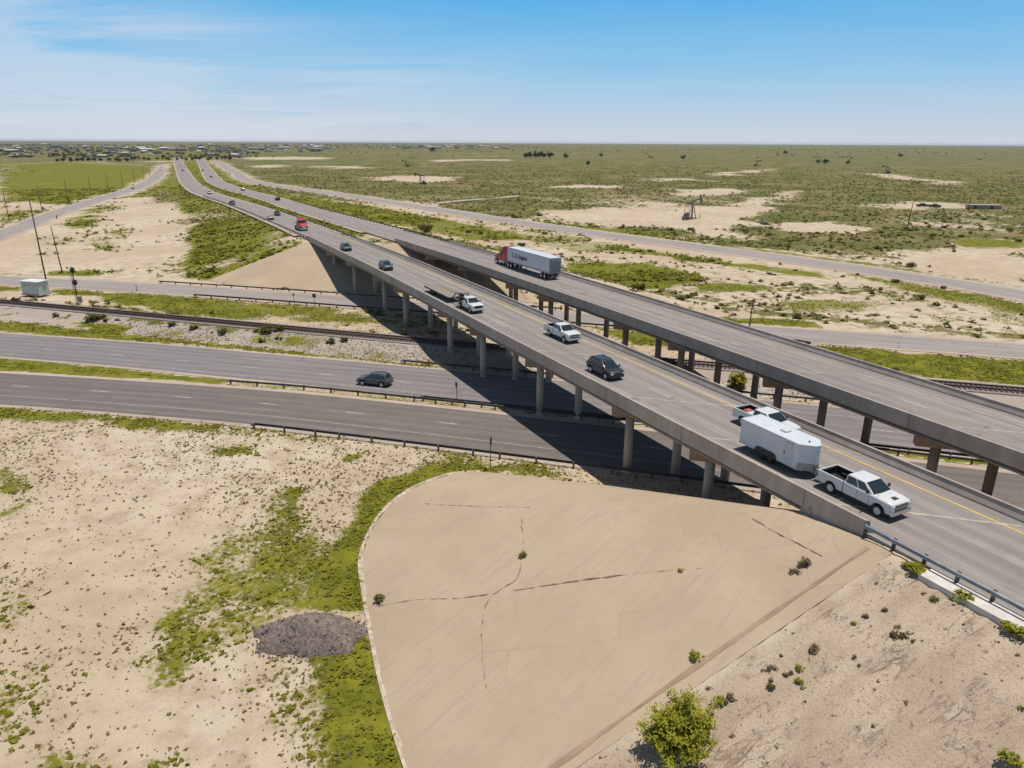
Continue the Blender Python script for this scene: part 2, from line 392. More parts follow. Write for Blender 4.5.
def cover(X, Y):
    sh = X.shape; X = X.ravel(); Y = Y.ravel()
    D = np.hypot(X, Y); s, w = to_sw(X, Y)
    dE, sideE = pdist(X, Y, FRONT_E); dD, sideD = pdist(X, Y, FRONT_D); dC, _ = pdist(X, Y, FRONT_C); dA, _ = pdist(X, Y, LOW_A); dB, sB = pdist(X, Y, LOW_B); dR, sR = pdist(X, Y, RAIL)
    wl = w1(np.clip(s, -400, 2000)); wr = w2(np.clip(s, -400, 2000)) - WID
    big = fbm(X, Y, 60, 4, 77); mid = fbm(X, Y, 12, 4, 91); huge = fbm(X, Y, 420, 4, 15)
    grass = .17 + .5 * (mid - .5)
    scrub = np.zeros_like(grass); gravel = np.zeros_like(grass)
    plain = (sideE > 0) & (dE > 7)      # right-hand plain beyond the frontage road
    plain |= (s > 640) | ((w < wr - 60) & (s > 240))
    scrub = np.where(plain, .74 + .8 * (mid - .5) + 1.2 * (big - .5), scrub)
    scrub = np.where(D > 420, np.clip(scrub, .66, 1) + .4 * np.clip((D - 420) / 500, 0, 1) + 1.0 * (huge - .46), scrub)
    mott = ~plain & (D > 118) & (s > -30)
    streak = fbm(X * .35 + Y * .12, Y - X * -.45, 9, 4, 207)
    scrub = np.where(mott, np.maximum(scrub, .30 + 1.1 * (streak - .5) + .5 * (big - .5)), scrub)
    lf = (sideD > 0) & (dD > 8)
    scrub = np.where(lf, .62 + .6 * (big - .5), scrub); scrub = np.where(D > 900, .90 + .8 * (huge - .5), scrub)
    # fill slopes and median
    on_slope = (s > 150) & (w > wl) & (w < wl + 42) & (fill_height(X, Y) > .15)
    grass = np.where(on_slope, .84 + 1.0 * (mid - .5) - .5 * np.clip(big - .52, 0, 1) * 4 * (s < 420) - .5 * np.clip(1 - (w - wl) / 4, 0, 1) * (s < 500) * (big > .5), grass)
    grass = np.where((s > 150) & (w < wl - WID) & (w > w2(np.clip(s, -400, 2000))), .95, grass)
    grass = np.where((s > 150) & (w <= wr) & (w > wr - 16), .7 + .4 * (mid - .5), grass)
    grass = np.where((s > 180) & (w > wl) & (w < wl + 8), np.maximum(grass, .6), grass)
    for st, f, poly in GRASS:
        P = [tuple(at(*p))[:2] for p in poly]; k = soft(X, Y, P, f)
        grass = np.maximum(grass * (1 - k) + k * (st + .3 * (mid - .5)), 0); scrub = scrub * (1 - k)
    med = (dA > 6.2) & (dB > 5.5) & (X > 2) & (sB < 0) & (dA + dB < 22)
    grass = np.where(med, .85, grass)
    gr = np.clip(1 - (dR - 3.6) / 2.2, 0, 1) * (.8 + .2 * mid) + np.where((sR < 0) & (dR < 9.5), .75, 0) * np.clip(mid * 3 - .6, 0, 1)
    gravel = np.maximum(gravel, np.clip(gr, 0, 1)); grass = np.where(gravel > .45, grass * np.clip(2 * (mid - .42), 0, 1), grass)
    for P, a, b in ((FRONT_D, 7., 7.), (FRONT_E, 8.2, 8.2), (FRONT_C, 6.0, 6.0), (LOW_B, 7.7, 5.9), (LOW_A, 5.7, 7.7)):
        d, sd = pdist(X, Y, P); m = d < np.where(sd > 0, a, b) + 2.4 * (mid - .5)
        grass = np.where(m, grass * .25, grass); scrub = np.where(m, 0, scrub); gravel = np.where(m, .4, gravel)
    for f, poly in SAND:
        P = [tuple(at(*p))[:2] for p in poly]; k = soft(X, Y, P, f)
        grass = grass * (1 - k); scrub = scrub * (1 - k)
    slope = (s < -5) & (w > .3) & (w < 33)
    grass = np.where(slope, .08, grass); gravel = np.where(slope, .22 + .5 * (mid - .5), gravel)
    slope_a = np.clip((-5.3 - s) / .8, 0, 1) * np.clip((w - .6) / 1.0, 0, 1) * (w < 34) * (s < 0)
    und = (w < .5) & (w > -32) & (s > -12) & (s < 172)
    grass = np.where(und & ~med, np.minimum(grass, .35), grass)
    return np.clip(grass, 0, 1).reshape(sh), np.clip(gravel, 0, 1).reshape(sh), np.clip(scrub, 0, 1).reshape(sh), slope_a.reshape(sh)

# ------------------------------------------------------------------ setting materials
def ground_material():
    m, nt, b = base_mat('desert_ground')
    geo = nt.nodes.new('ShaderNodeNewGeometry'); P = geo.outputs['Position']
    at_ = nt.nodes.new('ShaderNodeAttribute'); at_.attribute_name = 'cover'
    sep = nt.nodes.new('ShaderNodeSeparateColor'); nt.links.new(at_.outputs['Color'], sep.inputs[0])
    G, V, S = sep.outputs[0], sep.outputs[1], sep.outputs[2]
    n_big = noise(nt, P, .035, 5, .6); n_mid = noise(nt, P, .35, 6, .62); n_fine = noise(nt, P, 2.6, 6, .65); n_tiny = noise(nt, P, 11, 3, .6)
    sand = mixc(nt, ramp(nt, n_big, .35, .65), (.475, .376, .256), (.575, .487, .362))
    sand = mixc(nt, ramp(nt, n_mid, .38, .7), sand, (.42, .32, .225))
    sand = mixc(nt, math_(nt, 'MULTIPLY', ramp(nt, n_tiny, .52, .7), .45), sand, (.27, .20, .14))
    vd = nt.nodes.new('ShaderNodeTexVoronoi'); nt.links.new(P, vd.inputs['Vector']); vd.inputs['Scale'].default_value = 1.7; vd.inputs['Randomness'].default_value = 1.0
    vc = nt.nodes.new('ShaderNodeSeparateColor'); nt.links.new(vd.outputs['Color'], vc.inputs[0])
    dot = math_(nt, 'LESS_THAN', vd.outputs['Distance'], math_(nt, 'MULTIPLY', vc.outputs[0], .30)); pz_ = ramp(nt, noise(nt, P, .12, 4, .6), .38, .58)
    sand = mixc(nt, math_(nt, 'MULTIPLY', math_(nt, 'MULTIPLY', dot, pz_), .6), sand, (.21, .165, .075))
    grv = mixc(nt, ramp(nt, n_tiny, .35, .65), (.24, .20, .19), (.44, .385, .35))
    col = mixc(nt, math_(nt, 'MULTIPLY', ramp(nt, V, .15, .85), .75), sand, grv)
    # dull desert scrub
    sc = mixc(nt, ramp(nt, n_mid, .35, .65), (.080, .094, .020), (.13, .13, .032))
    sc = mixc(nt, math_(nt, 'MULTIPLY', ramp(nt, n_big, .42, .62), .6), sc, (.245, .185, .078))
    sc = mixc(nt, math_(nt, 'MULTIPLY', ramp(nt, noise(nt, P, .012, 4, .6), .5, .7), .5), sc, (.275, .195, .095))
    t = math_(nt, 'ADD', math_(nt, 'MULTIPLY', n_mid, .75), math_(nt, 'MULTIPLY', n_fine, .25))
    th = math_(nt, 'SUBTRACT', 1.0, S)
    f = math_(nt, 'SUBTRACT', t, math_(nt, 'ADD', math_(nt, 'MULTIPLY', th, .42), .28))
    col = mixc(nt, ramp(nt, f, -.03, .05), col, sc)
    # grass and weeds
    gc = mixc(nt, ramp(nt, n_mid, .35, .68), (.095, .115, .010), (.225, .208, .020))
    gc = mixc(nt, ramp(nt, n_fine, .4, .7), gc, (.16, .15, .016))
    gc = mixc(nt, math_(nt, 'MULTIPLY', ramp(nt, n_big, .5, .75), .6), gc, (.26, .215, .045))
    t = math_(nt, 'ADD', math_(nt, 'MULTIPLY', n_fine, .6), math_(nt, 'MULTIPLY', n_mid, .4))
    f = math_(nt, 'SUBTRACT', t, math_(nt, 'ADD', math_(nt, 'MULTIPLY', math_(nt, 'SUBTRACT', 1.0, G), .5), .22))
    col = mixc(nt, ramp(nt, f, -.05, .12), col, gc)
    # rills and washed gravel on the bare fill slope
    A = at_.outputs['Alpha']
    q = mapping(nt, mapping(nt, P, (1, 1, 1), (0, 0, math.radians(152.7))), (.055, 1, 1))
    r1 = noise(nt, q, .8, 3, .5, .12); r2 = noise(nt, q, 2.0, 3, .55, .15)
    rl = math_(nt, 'MAXIMUM', math_(nt, 'SUBTRACT', 1.0, math_(nt, 'MULTIPLY', math_(nt, 'ABSOLUTE', math_(nt, 'SUBTRACT', r1, .5)), 26)), math_(nt, 'SUBTRACT', .75, math_(nt, 'MULTIPLY', math_(nt, 'ABSOLUTE', math_(nt, 'SUBTRACT', r2, .47)), 24)))
    rl = math_(nt, 'MULTIPLY', math_(nt, 'MULTIPLY', math_(nt, 'MAXIMUM', rl, 0.0), ramp(nt, n_mid, .46, .66)), A)
    sl = mixc(nt, ramp(nt, r1, .35, .65), (.405, .31, .22), (.49, .39, .285)); sl = mixc(nt, ramp(nt, n_tiny, .5, .72), sl, (.24, .175, .135))
    sl = mixc(nt, ramp(nt, noise(nt, P, 5.5, 4, .7), .62, .75), sl, (.54, .46, .39))
    col = mixc(nt, math_(nt, 'MULTIPLY', A, math_(nt, 'SUBTRACT', 1.0, ramp(nt, f, -.05, .12))), col, sl)
    col = mixc(nt, math_(nt, 'MULTIPLY', rl, .7), col, (.17, .12, .09))
    nt.links.new(col, b.inputs['Base Color']); b.inputs['Roughness'].default_value = .95; b.inputs['Specular IOR Level'].default_value = .15
    h = math_(nt, 'ADD', math_(nt, 'MULTIPLY', n_fine, .8), math_(nt, 'MULTIPLY', n_tiny, .3))
    h = math_(nt, 'SUBTRACT', h, math_(nt, 'MULTIPLY', rl, 1.2))
    bump(nt, b, h, .6, .25)
    return m
def paving_material():
    m, nt, b = base_mat('paving_concrete')
    geo = nt.nodes.new('ShaderNodeNewGeometry'); P = geo.outputs['Position']
    uv = nt.nodes.new('ShaderNodeTexCoord').outputs['UV']
    a = noise(nt, P, .11, 5, .6); c = noise(nt, P, 1.3, 6, .65); d = noise(nt, P, 14, 3, .6)
    col = mixc(nt, ramp(nt, a, .3, .7), (.395, .297, .197), (.445, .347, .238))
    col = mixc(nt, math_(nt, 'MULTIPLY', ramp(nt, c, .5, .72), .5), col, (.37, .275, .19))
    col = mixc(nt, math_(nt, 'MULTIPLY', ramp(nt, d, .55, .75), .25), col, (.30, .22, .15))
    bk = nt.nodes.new('ShaderNodeTexBrick'); nt.links.new(mapping(nt, P, (1, 1, 0), (0, 0, math.radians(7))), bk.inputs['Vector']); bk.inputs['Scale'].default_value = .11; bk.inputs['Mortar Size'].default_value = .004; bk.inputs['Mortar Smooth'].default_value = .3
    bk.inputs['Color1'].default_value = (1, 1, 1, 1); bk.inputs['Color2'].default_value = (.89, .88, .87, 1); bk.inputs['Mortar'].default_value = (.72, .70, .68, 1)
    pm = math_(nt, 'MULTIPLY', ramp(nt, noise(nt, P, .07, 3, .6, .3), .44, .60), .65)
    cm = mixc(nt, pm, (1, 1, 1), bk.outputs[0]); mm = mixc(nt, 1.0, col, cm); mm.node.blend_type = 'MULTIPLY'; col = mm
    # wash stains running down from the abutment
    st = noise(nt, mapping(nt, uv, (1.3, .06, 1)), 2.2, 4, .6)
    col = mixc(nt, math_(nt, 'MULTIPLY', ramp(nt, st, .48, .74), .7), col, (.335, .27, .21))
    nt.links.new(col, b.inputs['Base Color']); b.inputs['Roughness'].default_value = .9
    bump(nt, b, c, .25, .05)
    return m
def asphalt(name, c1, c2, stain=.6, streak=.7):
    """worn pavement: streaks along the travel direction (UV v runs along the road, u across, both in metres)"""
    m, nt, b = base_mat(name)
    uv = nt.nodes.new('ShaderNodeTexCoord').outputs['UV']
    n1 = noise(nt, mapping(nt, uv, (1, .05, 1)), 1.1, 5, .6); n2 = noise(nt, uv, .35, 6, .65); n3 = noise(nt, uv, 9, 3, .6)
    # four wheel paths, from the distance across the road
    sx = nt.nodes.new('ShaderNodeSeparateXYZ'); nt.links.new(uv, sx.inputs[0])
    wv = math_(nt, 'ABSOLUTE', math_(nt, 'SINE', math_(nt, 'MULTIPLY', sx.outputs[0], PI / 1.83)))
    col = mixc(nt, ramp(nt, n1, .3, .72), c1, c2)
    col = mixc(nt, math_(nt, 'MULTIPLY', ramp(nt, wv, .55, 1.), streak * .5), col, tuple(q * .72 for q in c1))
    col = mixc(nt, math_(nt, 'MULTIPLY', ramp(nt, n2, .48, .75), stain), col, tuple(q * .78 for q in c1))
    col = mixc(nt, math_(nt, 'MULTIPLY', ramp(nt, n3, .5, .75), .3), col, tuple(min(1, q * 1.25) for q in c2))
    # sealed cracks and patched panels
    vo = nt.nodes.new('ShaderNodeTexVoronoi'); vo.feature = 'DISTANCE_TO_EDGE'; nt.links.new(mapping(nt, uv, (1, .28, 1)), vo.inputs['Vector']); vo.inputs['Scale'].default_value = .22
    ck = math_(nt, 'MULTIPLY', math_(nt, 'LESS_THAN', math_(nt, 'ADD', vo.outputs['Distance'], math_(nt, 'MULTIPLY', noise(nt, uv, 1.5, 4), .02)), .018), ramp(nt, n2, .45, .6))
    col = mixc(nt, math_(nt, 'MULTIPLY', ck, .55), col, tuple(q * .5 for q in c1))
    pt = nt.nodes.new('ShaderNodeTexVoronoi'); pt.distance = 'CHEBYCHEV'; nt.links.new(mapping(nt, uv, (.25, .045, 1)), pt.inputs['Vector']); pt.inputs['Scale'].default_value = 1.0
    hv = nt.nodes.new('ShaderNodeSeparateColor'); nt.links.new(pt.outputs['Color'], hv.inputs[0])
    col = mixc(nt, math_(nt, 'MULTIPLY', ramp(nt, hv.outputs[0], .6, .9), .3), col, tuple(q * .8 for q in c1))
    nt.links.new(col, b.inputs['Base Color']); b.inputs['Roughness'].default_value = .85
    bump(nt, b, n3, .2, .02)
    return m
def concrete(name, c1, c2):
    m, nt, b = base_mat(name)
    geo = nt.nodes.new('ShaderNodeNewGeometry'); P = geo.outputs['Position']
    n1 = noise(nt, mapping(nt, P, (1, 1, .22)), .9, 6, .65); n2 = noise(nt, P, .16, 3, .5); n3 = noise(nt, P, 7, 4, .6)
    col = mixc(nt, ramp(nt, n1, .35, .68), c1, c2)
    col = mixc(nt, math_(nt, 'MULTIPLY', ramp(nt, n2, .45, .7), .5), col, tuple(q * .8 for q in c1))
    col = mixc(nt, math_(nt, 'MULTIPLY', ramp(nt, n3, .55, .75), .35), col, tuple(q * .62 for q in c1))
    nt.links.new(col, b.inputs['Base Color']); b.inputs['Roughness'].default_value = .88
    bump(nt, b, n3, .2, .03)
    return m
def foliage(name, c1, c2, scale=2.):
    m, nt, b = base_mat(name)
    geo = nt.nodes.new('ShaderNodeNewGeometry')
    n1 = noise(nt, geo.outputs['Position'], scale, 3, .6)
    f = math_(nt, 'ADD', math_(nt, 'MULTIPLY', ramp(nt, n1, .3, .7), .6), math_(nt, 'MULTIPLY', geo.outputs['Random Per Island'], .4))
    nt.links.new(mixc(nt, f, c1, c2), b.inputs['Base Color']); b.inputs['Roughness'].default_value = .75; b.inputs['Specular IOR Level'].default_value = .2
    tr = nt.nodes.new('ShaderNodeBsdfTranslucent'); nt.links.new(mixc(nt, f, c1, c2), tr.inputs[0])
    mx = nt.nodes.new('ShaderNodeMixShader'); mx.inputs[0].default_value = .3
    nt.links.new(b.outputs[0], mx.inputs[1]); nt.links.new(tr.outputs[0], mx.inputs[2]); nt.links.new(mx.outputs[0], nt.nodes['Material Output'].inputs[0])
    return m
M_GROUND = ground_material(); M_PAVE = paving_material()
M_ROAD_A = asphalt('worn_brown_asphalt', (.14, .116, .102), (.19, .16, .143), .5)
M_ROAD_B = asphalt('worn_grey_asphalt', (.18, .158, .155), (.245, .216, .208), .4)
M_ROAD_F = asphalt('pale_chipseal', (.26, .22, .20), (.345, .297, .268), .3, .3)
M_DECK = asphalt('deck_surface', (.225, .193, .175), (.315, .275, .25), .45, .75)
M_SHOULDER = asphalt('chalky_shoulder', (.36, .285, .225), (.47, .38, .30), .4, 0)
M_CONC = concrete('weathered_concrete', (.30, .262, .238), (.38, .335, .305))
M_CONC_L = concrete('pale_concrete', (.40, .33, .27), (.48, .405, .335))
M_RAIL_CONC = concrete('grey_parapet_concrete', (.345, .29, .245), (.435, .375, .325))
M_CAP = concrete('brown_cap_concrete', (.28, .19, .125), (.36, .255, .175)); M_SHADED = concrete('shade_browned_concrete', (.255, .18, .13), (.325, .24, .18)); M_BEAM = concrete('beam_concrete', (.235, .18, .14), (.30, .235, .185))  # M_CAP plain brown; M_SHADED has the far columns' shade put into its colour
M_WHITE = simple('road_paint_white', (.46, .42, .385), .7, var=.3, scale=1.2)
M_EDGEP = simple('worn_edge_paint', (.33, .30, .28), .7, var=.3, scale=1.2); M_YELLOW = simple('road_paint_yellow', (.60, .41, .12), .7, var=.2, scale=1.2)
M_JOINT = simple('joint_seal', (.40, .35, .27), .8, var=.3, scale=1.5)
M_STEEL = simple('weathered_guardrail_steel', (.085, .08, .08), .5, .55, .3, 1.2)
M_GALV = simple('galvanised_steel', (.36, .37, .38), .42, .75, .2, 2)
M_POST = simple('weathered_wood_post', (.12, .085, .065), .9, 0, .3, 4)
M_DARKW = simple('creosote_pole_wood', (.06, .042, .032), .85, 0, .3, 3)
M_RUST = simple('rusty_rail_steel', (.12, .065, .045), .6, .5, .3, 4)
M_TIE = simple('old_sleeper_wood', (.075, .058, .05), .95, 0, .35, 3)

# ------------------------------------------------------------------ ground mesh
def axis(segs):
    out = [segs[0][0]]
    for a, b, st in segs:
        n = max(1, int(round((b - a) / st))); out += list(np.linspace(a, b, n + 1)[1:])
    return np.array(out)
xs = axis([(-16000, -4000, 2000), (-4000, -1500, 250), (-1500, -500, 50), (-500, -180, 8), (-180, -80, 2.5), (-80, 62, .62), (62, 150, 1.6), (150, 320, 5), (320, 900, 20), (900, 3000, 150), (3000, 16000, 1300)])
ys = axis([(-60, 22, 4), (22, 110, .62), (110, 200, 1.0), (200, 420, 2.5), (420, 1000, 8), (1000, 2500, 40), (2500, 6000, 250), (6000, 16000, 2000)])
GX, GY = np.meshgrid(xs, ys); gx, gy = GX.ravel(), GY.ravel()
gz = ground_z(gx, gy)
nx, ny = len(xs), len(ys)
ii = (np.arange(ny - 1)[:, None] * nx + np.arange(nx - 1)[None, :]).ravel()
me = np_mesh('ground', np.c_[gx, gy, gz], np.c_[ii, ii + 1, ii + nx + 1, ii + nx], M_GROUND, True)
cg, cv, cs_, ca = cover(gx, gy)
att = me.attributes.new('cover', 'FLOAT_COLOR', 'POINT')
att.data.foreach_set('color', np.c_[cg, cv, cs_, ca].astype(np.float32).ravel())
tag(link('ground', me), kind='structure')

# ------------------------------------------------------------------ slope paving (sheets 4 cm thick lying on the fill)
def paving(name, which, sr, wr, st):
    S, Wd = np.meshgrid(np.arange(sr[0], sr[1] + st, st), np.arange(wr[0], wr[1] + st, st))
    X = A0[0] + AD[0] * S + LD[0] * Wd; Y = A0[1] + AD[1] * S + LD[1] * Wd
    n0, n1 = S.shape
    def inside(x, y): return on_paving(x, y)[which]
    I = inside(X, Y); x = X.ravel().copy(); y = Y.ravel().copy()
    # pull the outer ring of vertices on to the true edge
    J = I.copy()
    for dy in (-1, 0, 1):
        for dx in (-1, 0, 1): J |= np.roll(np.roll(I, dy, 0), dx, 1)
    ring = (J & ~I)
    cs, cw = S[I].mean(), Wd[I].mean()
    for a, b in np.argwhere(ring):
        # march towards the nearest inside neighbour
        best = None
        for dy in (-1, 0, 1):
            for dx in (-1, 0, 1):
                p, q = a + dy, b + dx
                if 0 <= p < n0 and 0 <= q < n1 and I[p, q] and (best is None or abs(dy) + abs(dx) < best[0]): best = (abs(dy) + abs(dx), p, q)
        if best is None: continue
        k = a * n1 + b; xi, yi = X[best[1], best[2]], Y[best[1], best[2]]; xo, yo = X[a, b], Y[a, b]
        for _ in range(8):
            xm, ym = (xi + xo) / 2, (yi + yo) / 2
            if inside(np.array([xm]), np.array([ym]))[0]: xi, yi = xm, ym
            else: xo, yo = xm, ym
        x[k], y[k] = xi, yi
    z = fill_height(x, y) + .035 + (fbm(x, y, 6, 3, 8) - .5) * .05
    ok = J.ravel(); ii = (np.arange(n0 - 1)[:, None] * n1 + np.arange(n1 - 1)[None, :]).ravel()
    Q = np.c_[ii, ii + 1, ii + n1 + 1, ii + n1]; Q = Q[ok[Q].all(1)]
    used = np.unique(Q); remap = -np.ones(len(x), int); remap[used] = np.arange(len(used))
    s_, w_ = to_sw(x, y)
    return link(name, np_mesh(name, np.c_[x, y, z][used], remap[Q], M_PAVE, True, np.c_[s_ + w_ * .3, w_][used])), (x, y)
p1, _ = paving('slope_paving', 0, (-8, 36), (-34, 33), .5); tag(p1, kind='structure')
p2, _ = paving('slope_paving', 1, (95, 170), (-34, 36), 1.0); tag(p2, kind='structure')
def pave_curve(pts, r, seed):
    """ragged crack / open joint: a thin dark strip lying on the paving"""
    P = dense(pts, .35); N = normals(P); rr = np.random.default_rng(seed)
    off = np.cumsum(rr.normal(0, .025, len(P))); off -= np.linspace(off[0], off[-1], len(P))
    wd = .55 * r * (.1 + rr.random(len(P))**2 * 1.9)
    a = P + N * (off + wd)[:, None]; b = P + N * (off - wd)[:, None]
    V = np.r_[np.c_[a, fill_height(a[:, 0], a[:, 1]) + .066], np.c_[b, fill_height(b[:, 0], b[:, 1]) + .066]]
    n = len(P); i = np.arange(n - 1); keep = vnoise(np.arange(n - 1) / 2.2, np.zeros(n - 1), seed) + .6 * rr.random(n - 1) > .36
    i = i[keep]
    return V, np.c_[i, i + 1, i + n + 1, i + n]
def pz(x, y):
    """a surveyed point of the paving itself"""
    z = 0.
    for _ in range(12):
        p = at(x, y, z); z = float(fill_height(np.array([p.x]), np.array([p.y]))[0])
    return (p.x, p.y)
M_CRACK = simple('weed_filled_joint', (.17, .135, .085), .95, var=.5, scale=3)
M_STAIN = simple('damp_gutter_stain', (.315, .22, .145), .95, var=.15, scale=.6)
M_EDGE = simple('chipped_toe_concrete', (.455, .36, .275), .9, var=.3, scale=2)
for k, (pts, r, m_) in enumerate([
    ([(376,607),(420,600),(470,596),(505,591),(540,585),(590,578),(628,575)], .07, M_CRACK), ([(628,575),(660,572),(702,569)], .04, M_CRACK),
    ([(522,520),(522,556),(514,582),(497,592),(486,607),(482,625),(482,650),(486,690)], .055, M_CRACK), ([(425,504),(470,506),(530,508)], .04, M_CRACK),
    ([(752,519),(790,540),(822,557)], .06, M_CRACK)]):
    V, Fc = pave_curve([pz(*p) for p in pts], r, k); tag(link('crack', np_mesh('crack', V, Fc, m_), p1))
gut = [sw(-3.9 - .02 * w - .02 * (w - 10)**2 * .02, w) for w in np.arange(.9, 30, 1.)]
P = dense(gut, .5); N = normals(P); rr = np.random.default_rng(3); wd = .08 + .15 * vnoise(np.arange(len(P)) / 4., np.zeros(len(P)), 3)
a = P + N * wd[:, None]; b = P - N * wd[:, None]; n = len(P); i = np.arange(n - 1)
tag(link('gutter', np_mesh('gutter', np.r_[np.c_[a, fill_height(*a.T) + .064], np.c_[b, fill_height(*b.T) + .064]], np.c_[i, i + 1, i + n + 1, i + n], M_STAIN), p1))
# broken pale toe kerb round the paving
toe = np.array([sw(s, w) for s, w in NEAR_TOE[2:] + [(-2, 30.25), (-5.2, 30.35)]]); P = dense(toe, .4); N = normals(P); n = len(P); i = np.arange(n - 1)
wv = -.16 + .34 * vnoise(np.arange(n) / 1.6, np.zeros(n), 8) + .1 * np.random.default_rng(4).random(n); C = P
a = C + N * wv[:, None]; b = C - N * .3
V = np.r_[np.c_[a, np.full(n, -.1)], np.c_[a, np.full(n, .05)], np.c_[b, np.full(n, .075)], np.c_[b, np.full(n, -.1)]]
F_ = np.r_[np.c_[i, i + 1, i + n + 1, i + n], np.c_[i + n, i + n + 1, i + 2*n + 1, i + 2*n], np.c_[i + 2*n, i + 2*n + 1, i + 3*n + 1, i + 3*n]]
tag(link('toe_kerb', np_mesh('toe_kerb', V, F_, M_EDGE), p1))

# ------------------------------------------------------------------ roads
def strip(name, P, oa, ob, z, m, parent=None, keep=None, thick=0., v0=0., ulen=None):
    """sheet between the offsets oa > ob (left positive) along the line P; z a number or one per point"""
    N = normals(P); n = len(P); z = np.broadcast_to(z, (n,))
    oa = np.broadcast_to(oa, (n,)); ob = np.broadcast_to(ob, (n,))
    a = P + N * oa[:, None]; b = P + N * ob[:, None]
    d = np.r_[0, np.cumsum(np.linalg.norm(np.diff(P, axis=0), axis=1))] + v0
    V = np.r_[np.c_[a, z], np.c_[b, z]]; uv = np.r_[np.c_[oa, d], np.c_[ob, d]]
    i = np.arange(n - 1)
    if keep is not None: i = i[keep[:-1] & keep[1:]]
    Q = np.c_[i + n, i + n + 1, i + 1, i]
    if thick:
        V = np.r_[V, V - np.array([0, 0, thick])]; uv = np.r_[uv, uv]
        Q = np.r_[Q, np.c_[i, i + 1, i + 2*n + 1, i + 2*n], np.c_[i + 3*n, i + 3*n + 1, i + n + 1, i + n]]
    return link(name, np_mesh(name, V, Q, m, False, uv), parent)
def resample(P, step):
    d = np.r_[0, np.cumsum(np.linalg.norm(np.diff(P, axis=0), axis=1))]; q = np.arange(0, d[-1], step)
    return np.c_[np.interp(q, d, P[:, 0]), np.interp(q, d, P[:, 1])], q
def dashes(name, P, off, zf, parent, phase=0., hw=.07, seg=3.05, cyc=12.19, rng=None):
    P, q = resample(P, .61); N = normals(P); V = []; Q = []
    k = 0
    for k0 in np.arange(phase, q[-1] - seg, cyc):
        idx = np.where((q >= k0) & (q <= k0 + seg))[0]
        if len(idx) < 2 or (rng and not (rng[0] < k0 < rng[1])): continue
        c = P[idx] + N[idx] * off; z = zf(idx, P)
        a = c + N[idx] * hw; b = c - N[idx] * hw; base = len(V)
        for p, zz in zip(a, z): V.append((*p, zz))
        for p, zz in zip(b, z): V.append((*p, zz))
        n = len(idx)
        for i in range(n - 1): Q.append((base + i + n, base + i + n + 1, base + i + 1, base + i))
    return link(name, np_mesh(name, V, Q, M_WHITE), parent)
flat = lambda z: (lambda idx, P: np.full(len(idx), z))
def phase_of(P, px, z=0.):
    p = at(*px, z); d = np.r_[0, np.cumsum(np.linalg.norm(np.diff(P, axis=0), axis=1))]
    i = np.argmin(np.hypot(P[:, 0] - p.x, P[:, 1] - p.y)); return (d[i] - 1.52) % 12.19
def plain_road(name, P, l, r, m, z, dash=None, lines=(), shoulder=None):
    rd = tag(strip(name, P, l, r, z, m, thick=.3), kind='structure')
    if shoulder: tag(strip('road_shoulder', P, l + shoulder, r - shoulder, z - .02, M_SHOULDER, thick=.2), kind='structure')
    for off, mm, hw in lines: strip('edge_line', P, off + hw, off - hw, z + .006, mm, rd)
    if dash: dashes('lane_line', P, 0, flat(z + .006), rd, phase_of(P, dash))
    return rd
plain_road('lower_highway', LOW_A, 4.6, -6.6, M_ROAD_A, .05, (274.5, 405), [(-3.75, M_EDGEP, .06)], .9)
plain_road('lower_highway', LOW_B, 6.7, -4.9, M_ROAD_B, .05, (252, 367.5), [(3.75, M_EDGEP, .05), (-3.75, M_EDGEP, .05)], .8)
plain_road('frontage_road', FRONT_C, 4.2, -4.2, M_ROAD_F, .06, None, [], 1.2)
plain_road('frontage_road', FRONT_D, 4.4, -4.4, M_ROAD_F, .07, None, [], 1.6)
plain_road('frontage_road', FRONT_E, 4.9, -4.9, M_ROAD_F, .07, None, [], 2.6)
link_road = dense([tuple(at(*p))[:2] for p in [(163,164.5),(150,163),(120,163.5),(100,161.5)]], 20)
plain_road('side_road', link_road, 6, -6, M_ROAD_F, .08)
track = dense([tuple(at(*p))[:2] for p in [(430,208),(441,203),(460,201),(500,198),(520,196)]], 8)
tag(strip('dirt_track', track, 3, -3, .2, M_SHOULDER, thick=.3), kind='structure')
# dusty service track along the railway
svc = RAIL + normals(RAIL) * 7.2
# carriageways on the fills
FAR_S0 = T_FAR
def carriage(wf, P, zoff, l, r, m, side):
    s, w = to_sw(P[:, 0], P[:, 1]); t = s - SK * w
    return s, w, t
for nm, P, wf in (('main_carriageway', MAIN_1, w1), ('main_carriageway', MAIN_2, w2)):
    s, w = to_sw(P[:, 0], P[:, 1]); h = WID / 2
    for far in (False, True):
        # each end is cut on the skew of the abutment
        Q = P[(s > 118)] if far else P[(s < 20)]
        N = normals(Q); out = []
        sQ, _ = to_sw(Q[:, 0], Q[:, 1]); z = zr(sQ)
        rd = strip(nm, Q, h, -h, z + .004, M_DECK, thick=.25)
        me_ = rd.data; V = np.empty(len(me_.vertices) * 3, np.float32); me_.vertices.foreach_get('co', V); V = V.reshape(-1, 3)
        sv, wv_ = to_sw(V[:, 0], V[:, 1]); tv = sv - SK * wv_
        lim = T_FAR if far else T_NEAR
        cl = (lim - tv) if far else (tv - lim)
        mv = np.clip(cl, 0, None) * (1 if far else -1)   # slide back along the road to the joint
        V[:, 0] += AD[0] * mv; V[:, 1] += AD[1] * mv; V[:, 2] += zr(sv + mv) - zr(sv)
        me_.vertices.foreach_set('co', V.ravel()); me_.update(); tag(rd, kind='structure')
        if far:
            sh = tag(strip('road_shoulder', Q[sQ > 172], h + 1.5, -h - 1.2, zr(sQ[sQ > 172]) - .06, M_SHOULDER, thick=.3), kind='structure')
